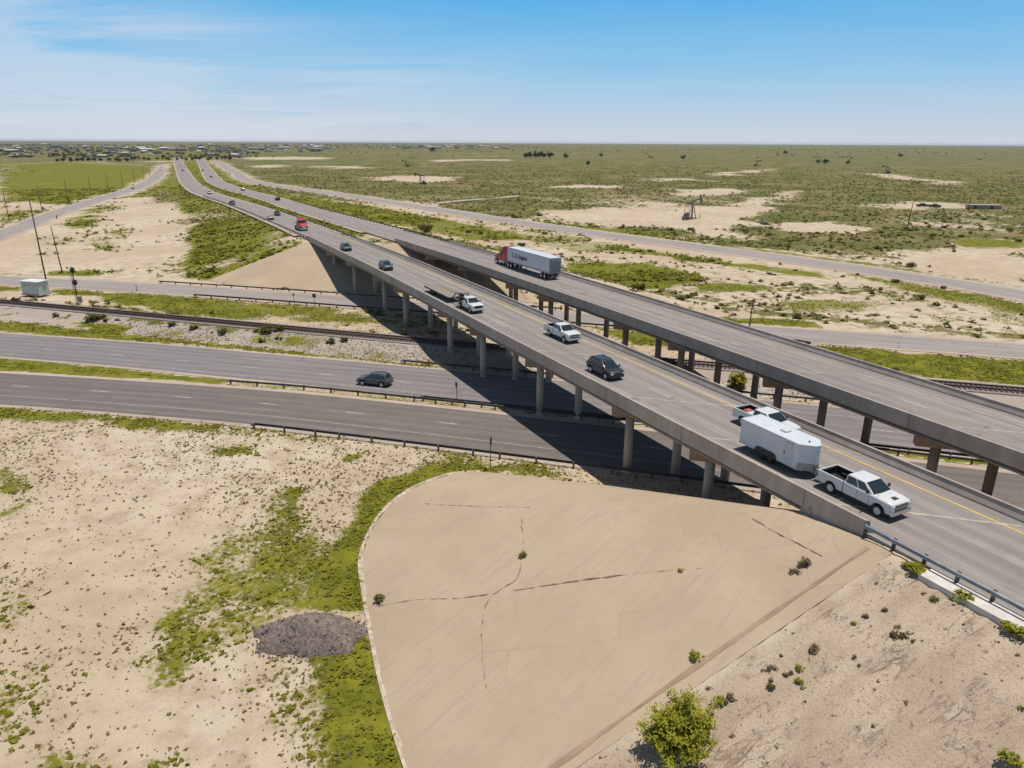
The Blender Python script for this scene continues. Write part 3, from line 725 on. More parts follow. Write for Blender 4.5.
# ------------------------------------------------------------------ markings along the carriageways and decks
def main_px(px):
    z = 8.0
    for _ in range(25):
        p = at(*px, z); s, w = to_sw(p.x, p.y); z = float(zr(s))
    return s, w, z
def main_xyz(s, w): return (*sw(s, w), float(zr(s)))
def main_line(name, wf, off, hw, m, s0, s1, parent=None, dz=.014):
    ss = np.arange(s0, s1, 3.); P = np.array([sw(s, float(wf(s)) + off) for s in ss])
    return strip(name, P, hw, -hw, zr(ss) + dz, m, parent)
def main_dash(wf, off, phase, s0, s1):
    V, Q = [], []
    for k in np.arange(phase - 400 * 12.19, s1, 12.19):
        if k < s0: continue
        b = len(V); hw = .075 if k < 400 else .12
        for s in np.linspace(k, k + 3.05, 4):
            for o in (hw, -hw): V.append((*sw(s, float(wf(s)) + off + o), float(zr(s)) + .014))
        for i in range(3): Q.append((b + 2*i + 1, b + 2*i + 3, b + 2*i + 2, b + 2*i))
    return link('lane_line', np_mesh('lane_line', V, Q, M_WHITE))
mk1 = tag(main_dash(w1, -5.15, 22.9, -40, 1400), kind='structure')
mk2 = tag(main_dash(w2, -4.95, 9.6, -40, 1400), kind='structure')
tag(main_line('edge_line', w1, -9.05, .085, M_YELLOW, -60, 1000), kind='structure')
tag(main_line('edge_line', w2, -8.35, .07, M_WHITE, -60, 1000), kind='structure')
tag(main_line('edge_line', w2, -1.35, .06, M_YELLOW, -60, 1000), kind='structure')

# ------------------------------------------------------------------ the two overpasses
BENTS = [15.0, 26.6, 44.9, 61.5, 73.8, 95.0, 107.5, 129.0, 147.0]
def tpt(wf, t, o):
    s = t
    for _ in range(5): s = t + SK * (float(wf(s)) + o)
    w = float(wf(s)) + o
    return sw(s, w), float(zr(s))
def extrude_t(name, wf, sec, ts, m, parent, uvs=False, jitter=0):
    """section [(offset, height over road)] carried along the bridge; both ends cut on the skew"""
    V = []; n = len(sec); uv = []
    for t in ts:
        for o, h in sec:
            p, z = tpt(wf, t, o); V.append((*p, z + h)); uv.append((o, t))
    Q = []
    for k in range(len(ts) - 1):
        for i in range(n):
            j = (i + 1) % n; Q.append((k*n + i, k*n + j, (k+1)*n + j, (k+1)*n + i))
    bm = bmesh.new(); vs = [bm.verts.new(v) for v in V]
    for q in Q: bm.faces.new([vs[i] for i in q])
    bm.faces.new(vs[:n]); bm.faces.new(vs[-n:][::-1])
    bmesh.ops.recalc_face_normals(bm, faces=bm.faces)
    l = bm.loops.layers.uv.new('UVMap')
    for f in bm.faces:
        for lp in f.loops: lp[l].uv = uv[lp.vert.index] if lp.vert.index >= 0 else (0, 0)
    me = bpy.data.meshes.new(name); bm.verts.index_update()
    for f in bm.faces:
        for lp in f.loops: lp[l].uv = uv[lp.vert.index]
    bm.to_mesh(me); bm.free(); me.materials.append(m)
    return link(name, me, parent)
def skew_box(name, wf, t, o0, o1, z0, z1, thick, m, parent, zrel=True):
    (a, za), (b, zb) = tpt(wf, t, o0), tpt(wf, t, o1)
    a, b = Vector((*a, 0)), Vector((*b, 0)); d = (b - a).normalized(); nrm = Vector((-d.y, d.x, 0)) * thick / 2
    lo = [(a + nrm).to_tuple()[:2] + (za + z0 if zrel else z0,), (b + nrm).to_tuple()[:2] + (zb + z0 if zrel else z0,), (b - nrm).to_tuple()[:2] + (zb + z0 if zrel else z0,), (a - nrm).to_tuple()[:2] + (za + z0 if zrel else z0,)]
    hi = [p[:2] + ((za if i in (0, 3) else zb) + z1,) for i, p in enumerate(lo)]
    mb = MB(); mb.hexa(lo, hi, .05 if name == 'pier_cap' else 0); return mb.build(name, m, parent)
def overpass(wf, label, t_left_wing, span_dash):
    root = empty('highway_overpass', main_xyz(60, float(wf(60)) - WID / 2), 0, label, 'overpass')
    root.location = (0, 0, 0)
    ts = list(np.arange(T_NEAR + .02, T_FAR, 4.)) + [T_FAR - .02]
    extrude_t('deck', wf, [(0, -.25), (0, -.002), (-WID, -.002), (-WID, -.25)], ts, M_DECK, root)
    # parapets run on past the abutments as wing walls
    tl = list(np.arange(t_left_wing[0], T_FAR + 3, 4.)) + [T_FAR + 3]
    extrude_t('parapet', wf, [(.04, -.55), (.04, .84), (-.18, .84), (-.22, .5), (-.40, .12), (-.42, .003), (-.04, .003), (-.04, -.55)], tl, M_RAIL_CONC, root)
    W_ = WID
    tr_ = list(np.arange(t_left_wing[1], T_FAR + 3, 4.)) + [T_FAR + 3]
    extrude_t('parapet', wf, [(-W_ - .04, -.55), (-W_ - .04, .72), (-W_ + .18, .72), (-W_ + .22, .45), (-W_ + .40, .12), (-W_ + .42, .003), (-W_ + .04, .003), (-W_ + .04, -.55)], tr_, M_RAIL_CONC, root)
    for o in (-.62, -2.9, -5.45, -8.0, -W_ + .62):
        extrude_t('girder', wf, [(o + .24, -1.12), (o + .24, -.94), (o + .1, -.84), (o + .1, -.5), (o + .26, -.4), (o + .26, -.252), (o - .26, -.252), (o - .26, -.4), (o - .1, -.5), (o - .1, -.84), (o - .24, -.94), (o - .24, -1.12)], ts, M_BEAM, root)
    for t in BENTS:
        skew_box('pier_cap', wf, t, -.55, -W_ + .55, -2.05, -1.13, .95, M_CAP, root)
        for o in (-1.9, -5.45, -9.0):
            p, z = tpt(wf, t, o)
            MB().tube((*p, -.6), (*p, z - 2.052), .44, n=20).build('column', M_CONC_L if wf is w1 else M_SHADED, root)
        skew_box('expansion_joint', wf, t, -.45, -W_ + .45, .001, .0125, .16, M_JOINT, root)
    for t, sgn in ((T_NEAR, -1), (T_FAR, 1)):
        skew_box('abutment', wf, t + sgn * .33, -.05, -W_ + .05, -2.6, -.27, .6, M_CONC, root)
        skew_box('expansion_joint', wf, t, -.45, -W_ + .45, .0055, .016, .22, M_JOINT, root)
        for o, sg in ((-.2, 1), (-W_ + .2, -1)):
            p, z = tpt(wf, t + sgn * 2.2, o)
            MB().box((*p, z - 1.3), (.42, 5.2, 1.5), math.atan2(-AD[0], AD[1])).build('wing_wall', M_CONC, root)
    # drain / joint cuts in the parapet faces
    rz = math.atan2(-AD[0], AD[1])
    for t in BENTS + [T_NEAR, T_FAR]:
        for o in (.041, -W_ - .041):
            p, z = tpt(wf, t, o); MB().box((*p, z + .15), (.012, .05, 1.36), rz).build('parapet_joint', M_POST, root)
    return root
B1 = overpass(w1, 'nearer concrete overpass carrying oncoming traffic, casting the long shadow on the highway', (-2.9, -26), 0)
B2 = overpass(w2, 'farther concrete overpass carrying the white semi trailer away, on brown shaded columns', (-8, -26), 0)

# ------------------------------------------------------------------ guardrails (W-beam on posts)
def guardrail(label, pts, z, off=0, post=3.8, wood=True, name='guardrail', ends=(True, True), sgn=1, steel=None, h=.72):
    """pts: plan polyline; z: number or function of (x, y)"""
    P, q = resample(dense(pts, 1.5), 1.0); zf = z if callable(z) else (lambda x, y: z)
    zz = np.array([float(zf(x, y)) for x, y in P]); N = normals(P)
    root = empty(name, (0, 0, 0), 0, label, 'guardrail')
    prof = [(.0, h - .30), (.055, h - .27), (.085, h - .22), (.055, h - .17), (.02, h - .15), (.055, h - .13), (.085, h - .08), (.055, h - .03), (.0, h)]
    prof = prof + [(a - .02, b) for a, b in prof[::-1]]
    n = len(prof); V = []; Q = []
    for p, nn, z0 in zip(P, N, zz):
        for a, b in prof: V.append((p[0] + nn[0] * a * sgn, p[1] + nn[1] * a * sgn, z0 + b))
    for k in range(len(P) - 1):
        for i in range(n):
            j = (i + 1) % n; Q.append((k*n + i, k*n + j, (k+1)*n + j, (k+1)*n + i))
    link('rail', np_mesh('rail', V, Q, steel or M_STEEL), root)
    pb = MB(); pb.box((0, 0, h / 2 - .2), (.17, .2, h + .36), bev=.012); pme = pb.mesh('post', M_POST if wood else M_STEEL)
    c = 0
    for i in np.arange(0, len(P), post):
        i = int(round(i))
        if i >= len(P) or c >= 98: break
        o = link('post', pme, root, (P[i, 0] - N[i, 0] * .14 * sgn, P[i, 1] - N[i, 1] * .14 * sgn, zz[i])); o.rotation_euler[2] = math.atan2(N[i, 1], N[i, 0]) + PI / 2; c += 1
    for e, ok in ((0, ends[0]), (-1, ends[1])):
        if not ok: continue
        k = 1 if e == 0 else -2; d = P[e] - P[k]; d /= np.linalg.norm(d); a = math.atan2(d[1], d[0])
        eb = MB(); eb.box((0, 0, 0), (.5, .34, .42), a, .05)
        o = eb.build('end_terminal', M_GALV if e == 0 else M_STEEL, root, (P[e, 0] + d[0] * .2, P[e, 1] + d[1] * .2, zz[e] + h - .2))
    return root
def px_line(pp, z=.05): return [tuple(at(*p, z))[:2] for p in pp]
def off_line(P, off, x0, x1):
    Q = P + normals(P) * off; m = (Q[:, 0] >= x0) & (Q[:, 0] <= x1); return [tuple(p) for p in Q[m]]
guardrail('long guardrail between the near lower road and the sandy plot', off_line(LOW_A, -7.6, at(247, 418, .7).x, 120), .0, sgn=1)
guardrail('long guardrail along the median side of the near lower road', off_line(LOW_A, 6.0, at(229, 380, .6).x, 110), .0, sgn=-1)
guardrail('short guardrail on the median edge of the far lower road, starting by the small sign', off_line(LOW_B, -6.2, at(421, 393, .6).x, 110), .0, sgn=1)
guardrail('guardrail on the railway side of the far lower road, running into the bridge shadow', off_line(LOW_B, 7.9, at(385, 364, .6).x, 100), .0, sgn=-1)
guardrail('guardrail on the far side of the frontage road below the paved slope', off_line(FRONT_C, 5.2, at(158, 281, .6).x, 12), .0, sgn=-1)
guardrail('guardrail on the railway side of the frontage road at the left', off_line(FRONT_C, -5.6, at(190, 295, .6).x, 30), .0, sgn=1)
guardrail('short guardrail beside the frontage road right of the overpass', px_line([(796, 341), (803, 342), (812, 344)], .4), .0)
gl = [sw(s, .15) for s in np.arange(-3.0, -34, -1.5)]
guardrail('close guardrail with grey posts continuing from the parapet beside the white pickup', gl, lambda x, y: float(zr(to_sw(x, y)[0])) - .05, post=1.95, wood=False, sgn=-1, steel=M_GALV, ends=(False, True))
zm = lambda x, y: float(zr(to_sw(x, y)[0])) - .1
guardrail('dark guardrail on the left edge of the oncoming carriageway above the grassy slope', [sw(s, float(w1(s)) + .2) for s in np.arange(166, 400, 6.)], zm, sgn=1)
guardrail('guardrail on the median edge of the oncoming carriageway past the overpass', [sw(s, float(w1(s)) - WID - .2) for s in np.arange(156, 262, 5.)], zm, sgn=1)
guardrail('guardrail with pale posts on the right edge beyond the farther overpass', [sw(s, float(w2(s)) - WID - .2) for s in np.arange(131, 340, 5.)], zm, sgn=1)
M_PALE = simple('pale_mow_strip', (.56, .51, .46), .9, var=.15, scale=1.2)
# concrete mow strip under the close guardrail
P = np.array(gl); ss_, _ = to_sw(P[:, 0], P[:, 1]); kk = ss_ < -7.0
tag(strip('mow_strip', P[kk], .13, -1.05, zr(ss_[kk]) - .05, M_PALE, thick=.4), kind='structure')
sh_ = np.array([sw(s, -.2) for s in np.arange(-4.0, -40, -2.)])

# ------------------------------------------------------------------ railway
bm_ = strip('railway_ballast', RAIL, 2.1, -2.1, .86, simple('ballast_stone', (.23, .19, .175), .95, var=.35, scale=6, bmp=.6), thick=.6); tag(bm_, kind='structure')
for o in (.72, -.72):
    r = strip('rail', RAIL, o + .07, o - .07, 1.16, M_RUST, bm_, thick=.2)
P, q = resample(RAIL, .62); N = normals(P); mb_V = []; Q = []
for p, nn in zip(P, N):
    if not -115 < p[0] < 80: continue
    t_ = np.array([nn[1], -nn[0]]); b = len(mb_V)
    for z in (.8, .985):
        for a_, c_ in ((-1.3, -.13), (1.3, -.13), (1.3, .13), (-1.3, .13)): mb_V.append((*(p + nn * a_ + t_ * c_), z))
    for f in ((4, 5, 6, 7), (0, 1, 5, 4), (1, 2, 6, 5), (2, 3, 7, 6), (3, 0, 4, 7)): Q.append([b + i for i in f])
tag(link('sleepers', np_mesh('sleepers', mb_V, Q, M_TIE), bm_), kind='stuff')
# ------------------------------------------------------------------ vehicles (local +X is forward, origin on the road)
def paint(name, col, coat=.3, rough=.4): return simple(name, col, rough, 0, .04, 1.5, coat)
V_WHITE = paint('white_car_paint', (.61, .61, .60)); V_DARK = paint('dark_green_grey_paint', (.022, .028, .030)); V_GREY = paint('grey_car_paint', (.075, .082, .092), .4); V_SLATE = paint('slate_car_paint', (.085, .105, .13), .4)
V_SILVER = paint('silver_car_paint', (.42, .43, .44), .3); V_BLACK = paint('black_car_paint', (.012, .012, .014), .3); V_RED = paint('red_truck_paint', (.42, .016, .022), .3)
V_GLASS = simple('dark_car_glass', (.022, .036, .042), .04, 0, .1, 1); V_TYRE = simple('tyre_rubber', (.022, .021, .02), .85, 0, .2, 6); V_ALLOY = simple('alloy_rim', (.58, .58, .58), .4, .25, .1, 5)
V_CHROME = simple('chrome_trim', (.62, .62, .63), .2, .95, .05, 5); V_TRIM = simple('black_plastic_trim', (.028, .027, .027), .6, 0, .15, 5); V_LAMP = simple('headlamp_glass', (.66, .68, .70), .12, .3, .08, 8)
V_TAIL = simple('red_tail_lamp', (.35, .012, .016), .25, 0, .1, 8); V_LINER = simple('black_bed_liner', (.014, .014, .014), .8, 0, .2, 8); V_TRAILER = simple('white_trailer_panel', (.58, .60, .63), .4, 0, .05, .8)
V_WOOD = simple('trailer_deck_boards', (.25, .205, .165), .85, 0, .25, 2); V_ALU = simple('tread_plate', (.30, .31, .32), .45, .7, .2, 12); V_NAVY = simple('navy_lettering', (.02, .022, .05), .6, 0, .1, 3)
V_GALV = M_GALV
V_TANK = simple('pale_tank', (.62, .66, .64), .4, .1, .08, 1.0)

_wheel_cache = {}
def wheel(parent, x, y, r, w, rim=V_ALLOY):
    k = (round(r, 2), round(w, 2), rim.name)
    if k not in _wheel_cache:
        t = MB(); t.lathe([(r * .62, -w/2), (r * .93, -w/2), (r, -w * .32), (r, w * .32), (r * .93, w/2), (r * .66, w/2), (r * .62, w * .4), (r * .62, -w/2)], 'Y', 22, cap=False)
        m = MB(); m.lathe([(r * .64, -w * .44), (r * .64, w * .46), (r * .58, w * .38), (r * .30, w * .42), (r * .12, w * .50), (r * .001, w * .50)], 'Y', 22)
        for i in range(6):
            a = i * PI / 3; m.box((r * .38 * math.cos(a), w * .42, r * .38 * math.sin(a)), (r * .36, .03, r * .12), M=Matrix.Rotation(-a, 3, 'Y'))
        _wheel_cache[k] = (t.mesh('wheel', V_TYRE), m.mesh('rim', rim))
    tm, rm = _wheel_cache[k]
    o = link('wheel', tm, parent, (x, y, r)); c = link('rim', rm, o)
    if y < 0: o.rotation_euler[2] = PI
    return o
def panel(mb, c, u0, u1, v0, v1, ctr, off=.008, th=.02):
    p = lambda u, v: (c[0] * (1-u) + c[1] * u) * (1-v) + (c[3] * (1-u) + c[2] * u) * v
    q = [p(u0, v0), p(u1, v0), p(u1, v1), p(u0, v1)]
    n = (q[1] - q[0]).cross(q[3] - q[0]).normalized()
    if n.dot(q[0] - ctr) < 0: n = -n
    mb.hexa([a + n * (off - th) for a in q], [a + n * off for a in q])
def glasshouse(root, body_m, xf0, xr0, zb, hb, xf1, xr1, zt, ht, splits, rear=True, roof_m=None, name='cab'):
    B = lambda x, s: Vector((x, s * hb, zb)); T = lambda x, s: Vector((x, s * ht, zt)); ctr = Vector(((xf1 + xr1) / 2, 0, (zb + zt) / 2))
    mb = MB(); mb.hexa([B(xf0, 1), B(xr0, 1), B(xr0, -1), B(xf0, -1)], [T(xf1, 1), T(xr1, 1), T(xr1, -1), T(xf1, -1)], .11, 4)
    g = mb.build(name, body_m, root, sharp=35)
    w = MB(); panel(w, [B(xf0, 1), B(xf0, -1), T(xf1, -1), T(xf1, 1)], .05, .95, .06, .93, ctr, .006); w.build('windscreen', V_GLASS, root)
    if rear:
        w = MB(); panel(w, [B(xr0, 1), B(xr0, -1), T(xr1, -1), T(xr1, 1)], .10, .90, .16, .88, ctr, .006); w.build('rear_window', V_GLASS, root)
    for sd in (1, -1):
        for a, b in splits:
            w = MB(); panel(w, [B(xr0, sd), B(xf0, sd), T(xf1, sd), T(xr1, sd)], a, b, .12, .88, ctr, .006); w.build('side_window', V_GLASS, root)
    return g
def lamp_boxes(root, name, m, spots, d):
    for x, y, z in spots: MB().box((x, y, z), d, bev=.02).build(name, m, root)
def arch(cx, r, z0, n=9, sx=1):
    """points of a wheel opening from rear to front along the sill"""
    a0 = math.asin(min(1, max(-1, (z0 - r['c']) / r['r'])))
    return [(cx - r['r'] * math.cos(a) * sx, r['c'] + r['r'] * math.sin(a)) for a in np.linspace(a0, PI - a0, n)]
def mirrors(root, x, z, y, m=V_TRIM):
    for s in (1, -1): MB().box((x, s * (y + .13), z), (.12, .22, .26), bev=.03).box((x + .02, s * y, z - .06), (.06, .12, .05)).build('mirror', m, root)
def seams(root, pts, y):
    for x, z0, z1 in pts:
        for s in (1, -1): MB().box((x, s * y, (z0 + z1) / 2), (.018, .012, z1 - z0)).build('door_seam', V_TRIM, root)
def handles(root, xs, z, y, m):
    for x in xs:
        for s in (1, -1): MB().box((x, s * y, z), (.2, .04, .05), bev=.012).build('door_handle', m, root)
def round_nose(hw, xa, xb, k=.10):
    """narrows the plan towards both ends"""
    def f(x, z):
        t = max(0, (x - (xb - .55)) / .55, ((xa + .35) - x) / .35); return 1 - k * t * t
    return f
def pickup(label, m, group=None, crew=True, chrome=True, scoop=False, bed=True, tow_mirror=False, name='pickup_truck'):
    root = empty(name, (0, 0, 0), 0, label, 'pickup truck', group)
    R = dict(c=.42, r=.52); XF, XR, hw = 1.94, -1.84, 1.01; cr = -.84 if crew else -.1
    body = [(cr, .50)] + arch(XF, R, .50) + [(2.58, .46), (2.90, .50), (2.95, .72), (2.94, 1.14), (2.90, 1.22), (2.82, 1.28), (2.3, 1.34), (1.42, 1.37), (.2, 1.37), (cr, 1.37)]
    MB().prism(body, -hw, hw, .13, round_nose(hw, -9, 2.95, .08)).build('body', m, root, sharp=38)
    MB().box((0.1, 0, .52), (5.6, 1.2, .34)).build('chassis', V_TRIM, root)
    glasshouse(root, m, 1.52, cr + .02, 1.34, .96, .62, cr + .10, 1.95, .78, [(.06, .47), (.52, .90)] if crew else [(.14, .82)])
    if bed:
        wall = [(-2.98, .55)] + arch(XR, R, .55) + [(cr - .04, .55), (cr - .04, 1.38), (-2.98, 1.38)]
        b = MB(); b.prism(wall, hw - .11, hw, .025); b.prism(wall, -hw, -hw + .11, .025)
        b.box((cr - .09, 0, .92), (.08, 1.8, .72)); bo = b.build('bed', m, root)
        MB().box(((cr - 2.98) / 2, 0, .74), (abs(-2.98 - cr) - .1, 1.76, .06)).box(((cr - 2.9) / 2, .86, 1.02), (abs(-2.9 - cr) - .12, .03, .53)).box(((cr - 2.9) / 2, -.86, 1.02), (abs(-2.9 - cr) - .12, .03, .53)).box((cr - .145, 0, 1.0), (.03, 1.7, .54)).box((-2.91, 0, 1.0), (.03, 1.7, .54)).box((XR, .74, .90), (.95, .24, .3), bev=.05).box((XR, -.74, .90), (.95, .24, .3), bev=.05).box(((cr - 2.9) / 2, .835, 1.2), (abs(-2.9 - cr) - .12, .03, .3)).box(((cr - 2.9) / 2, -.835, 1.2), (abs(-2.9 - cr) - .12, .03, .3)).build('bed_liner', V_LINER, root)
        tg = MB().box((-2.98, 0, 1.03), (.09, 1.78, .68), bev=.02).build('tailgate', m, root)
        MB().box((-3.03, 0, 1.2), (.03, .28, .06)).build('tailgate_handle', V_TRIM, tg)
        lamp_boxes(root, 'tail_lamp', V_TAIL, [(-2.985, .93, 1.1), (-2.985, -.93, 1.1)], (.06, .15, .46))
        MB().box((-3.08, 0, .62), (.2, 1.95, .22), bev=.04).build('rear_bumper', V_CHROME if chrome else m, root)
    MB().box((2.95, 0, .60), (.2, 1.96, .28), bev=.05).build('front_bumper', V_CHROME if chrome else m, root)
    gr = MB().box((2.94, 0, .97), (.06, 1.26, .40), bev=.02).build('grille', V_TRIM, root)
    MB().box((2.975, 0, .95), (.03, 1.22, .07)).box((2.975, 0, 1.1), (.03, 1.22, .03)).build('grille_bar', V_CHROME if chrome else V_TRIM, gr)
    lamp_boxes(root, 'headlight', V_LAMP, [(2.89, .79, 1.0), (2.89, -.79, 1.0)], (.14, .30, .26))
    if scoop: MB().box((2.35, 0, 1.32), (.42, .55, .05), bev=.02, top=.85).build('hood_scoop', V_TRIM, root)
    MB().box((2.985, 0, .68), (.02, .32, .16)).build('licence_plate', V_ALU, root)
    for s in (1, -1):
        MB().box((.45, s * (hw - .02), .47), (2.1, .16, .06), bev=.02).build('running_board', V_TRIM, root)
        MB().box((1.48, s * .35, 1.385), (.03, .62, .02), M=Matrix.Rotation(s * .12, 3, 'Z')).build('wiper', V_TRIM, root)
    MB().tube((1.75, -.8, 1.33), (1.68, -.8, 2.0), .012, n=5).build('antenna', V_TRIM, root)
    mirrors(root, 1.12, 1.52 if tow_mirror else 1.46, .97, V_TRIM)
    handles(root, [.16, -.70] if crew else [.3], 1.12, hw + .005, m if not chrome else V_CHROME)
    seams(root, [(1.22, .58, 1.24), (.28, .52, 1.25)] + ([(cr - .02, .55, 1.25)] if crew else []), hw + .001)
    for x in (XF, XR):
        for s in (1, -1): wheel(root, x, s * .86, .41, .27)
    return root
def wagon(label, m, kind='suv', name=None, cat=None, group=None):
    P = dict(suv=dict(L=2.42, hw=.98, zb=1.08, zt=1.74, hood=1.04, xf=1.32, xr=-2.30, xf1=.30, xr1=-1.80, r=.37, ax=1.45, rx=-1.42, sp=[(.05, .28), (.31, .60), (.63, .92)]),
             crossover=dict(L=2.30, hw=.92, zb=.98, zt=1.62, hood=.98, xf=1.20, xr=-2.15, xf1=.12, xr1=-1.50, r=.35, ax=1.38, rx=-1.36, sp=[(.08, .28), (.31, .58), (.61, .90)]),
             sedan=dict(L=2.38, hw=.90, zb=.94, zt=1.44, hood=.92, xf=1.15, xr=-1.85, xf1=.1, xr1=-.95, r=.33, ax=1.42, rx=-1.38, sp=[(.12, .48), (.51, .88)]))[kind]
    root = empty(name or kind, (0, 0, 0), 0, label, cat or {'suv': 'SUV', 'crossover': 'SUV', 'sedan': 'car'}[kind], group)
    L, hw = P['L'], P['hw']; R = dict(c=P['r'], r=P['r'] + .08)
    tail = P['zb'] if kind != 'sedan' else P['zb'] + .02
    o = [(-L + .08, .42)] + arch(P['rx'], R, .38) + arch(P['ax'], R, .38) + [(L - .1, .38), (L, .55), (L - .01, .78), (L - .09, P['hood'] - .12), (L - .28, P['hood'] - .04), (P['xf'] + .35, P['hood'] + .03), (P['xf'] - .1, P['zb']), (P['xr'] + .2, P['zb']), (-L + .06, tail - .02), (-L, .8)]
    MB().prism(o, -hw, hw, .14, round_nose(hw, -L, L, .15)).build('body', m, root, sharp=42)
    MB().box((0, 0, .38), (2 * L - .8, hw * 1.3, .3)).build('chassis', V_TRIM, root)
    glasshouse(root, m, P['xf'], P['xr'], P['zb'] - .015, hw - .06, P['xf1'], P['xr1'], P['zt'], hw - .24, P['sp'], name='roof')
    if kind != 'sedan':
        for s in (1, -1): MB().box(((P['xf1'] + P['xr1']) / 2, s * (hw - .32), P['zt'] + .03), ((P['xf1'] - P['xr1']) * .85, .05, .05), bev=.015).build('roof_rail', V_TRIM, root)
    lamp_boxes(root, 'headlight', V_LAMP, [(L - .09, hw - .26, .78), (L - .09, -hw + .26, .78)], (.2, .32, .15))
    lamp_boxes(root, 'tail_lamp', V_TAIL, [(-L + .05, hw - .2, .9), (-L + .05, -hw + .2, .9)], (.1, .26, .2))
    MB().box((L - .01, 0, .72), (.05, .95, .22), bev=.02).build('grille', V_TRIM, root)
    MB().box((L - .03, 0, .45), (.12, 1.55, .16), bev=.03).build('front_bumper', V_TRIM, root); MB().box((-L + .02, 0, .52), (.12, 1.6, .2), bev=.03).build('rear_bumper', V_TRIM, root)
    mirrors(root, P['xf'] - .28, P['zb'] + .08, hw - .02, m); handles(root, [.15, -.85], P['zb'] - .14, hw + .005, m)
    seams(root, [(P['xf'] - .15, .45, P['zb'] - .02), (-.1, .42, P['zb'] - .02), (-1.02, .6, P['zb'] - .02)], hw + .001)
    for x in (P['ax'], P['rx']):
        for s in (1, -1): wheel(root, x, s * (hw - .12), P['r'], .24)
    return root
def tractor(label, sleeper=True):
    root = empty('semi_truck', (0, 0, 0), 0, label, 'semi truck'); m = V_RED
    hood = [(1.9, .95), (3.0, .95), (3.05, 1.25), (3.95, 1.25), (4.0, .7), (4.35, .7), (4.38, 1.55), (4.15, 1.85), (2.3, 2.15), (1.9, 2.15)]
    hood = [(1.9, .75)] + arch(3.35, dict(c=.52, r=.60), .75) + [(4.25, .62), (4.40, .75), (4.38, 1.5), (4.18, 1.78), (2.4, 2.1), (1.9, 2.1)]
    MB().prism(hood, -1.12, 1.12, .1, round_nose(1.1, -9, 4.4, .16)).build('hood', m, root)
    cab = [(.2, .8), (1.95, .8), (1.95, 2.1), (1.55, 2.95), (.2, 3.0)]
    MB().prism(cab, -1.18, 1.18, .08).build('cab', m, root)
    ctr = Vector((1., 0, 2)); w = MB()
    panel(w, [Vector((1.93, 1.08, 2.15)), Vector((1.93, -1.08, 2.15)), Vector((1.56, -1.08, 2.92)), Vector((1.56, 1.08, 2.92))], .03, .97, .05, .95, ctr, .02); w.build('windscreen', V_GLASS, root)
    for s in (1, -1):
        w = MB(); panel(w, [Vector((.75, s * 1.18, 2.05)), Vector((1.78, s * 1.18, 2.05)), Vector((1.5, s * 1.18, 2.75)), Vector((.75, s * 1.18, 2.75))], 0, 1, 0, 1, ctr, .01); w.build('side_window', V_GLASS, root)
        MB().box((1.75, s * 1.42, 2.3), (.12, .18, .75), bev=.03).box((1.7, s * 1.3, 2.5), (.05, .25, .04)).build('mirror', V_TRIM, root)
        MB().tube((-.25, s * 1.0, .72), (1.25, s * 1.0, .72), .33, n=16).build('fuel_tank', V_CHROME, root)
        MB().tube((.06, s * 1.12, 1.0), (.06, s * 1.12, 3.3), .07, n=10).build('exhaust_stack', V_CHROME, root) if not sleeper else None
    rear = -1.1 if sleeper else .2
    if sleeper:
        MB().prism([(rear, .85), (.22, .85), (.22, 3.0), (rear, 3.0)], -1.2, 1.2, .05).build('sleeper', m, root)
        MB().prism([(rear, 2.95), (1.3, 2.9), (1.05, 3.35), (.1, 3.95), (rear, 4.02)], -1.16, 1.16, .12).build('roof_fairing', m, root)
        for s in (1, -1): MB().box((rear - .22, s * 1.17, 2.3), (.5, .05, 2.9), bev=.02).build('side_extender', m, root)
    MB().box((-.4, 0, .82), (6.6, .9, .26)).build('frame', V_TRIM, root)
    MB().lathe([(.5, 0), (.5, .12)], c=(-2.3, 0, .98), n=20).build('fifth_wheel', V_TRIM, root)
    MB().box((4.38, 0, .6), (.24, 2.3, .36), bev=.06).build('front_bumper', V_CHROME, root); MB().box((4.40, 0, 1.25), (.06, 1.05, .8), bev=.03).build('grille', V_CHROME, root)
    lamp_boxes(root, 'headlight', V_LAMP, [(4.25, .86, 1.12), (4.25, -.86, 1.12)], (.2, .34, .24))
    for s in (1, -1):
        wheel(root, 3.35, s * 1.0, .5, .3, V_CHROME)
        for x in (-1.75, -3.0):
            wheel(root, x, s * .98, .5, .56, V_CHROME)
            MB().box((x, s * .98, 1.08), (1.1, .6, .04), bev=.015).build('mudguard', V_TRIM, root)
    return root
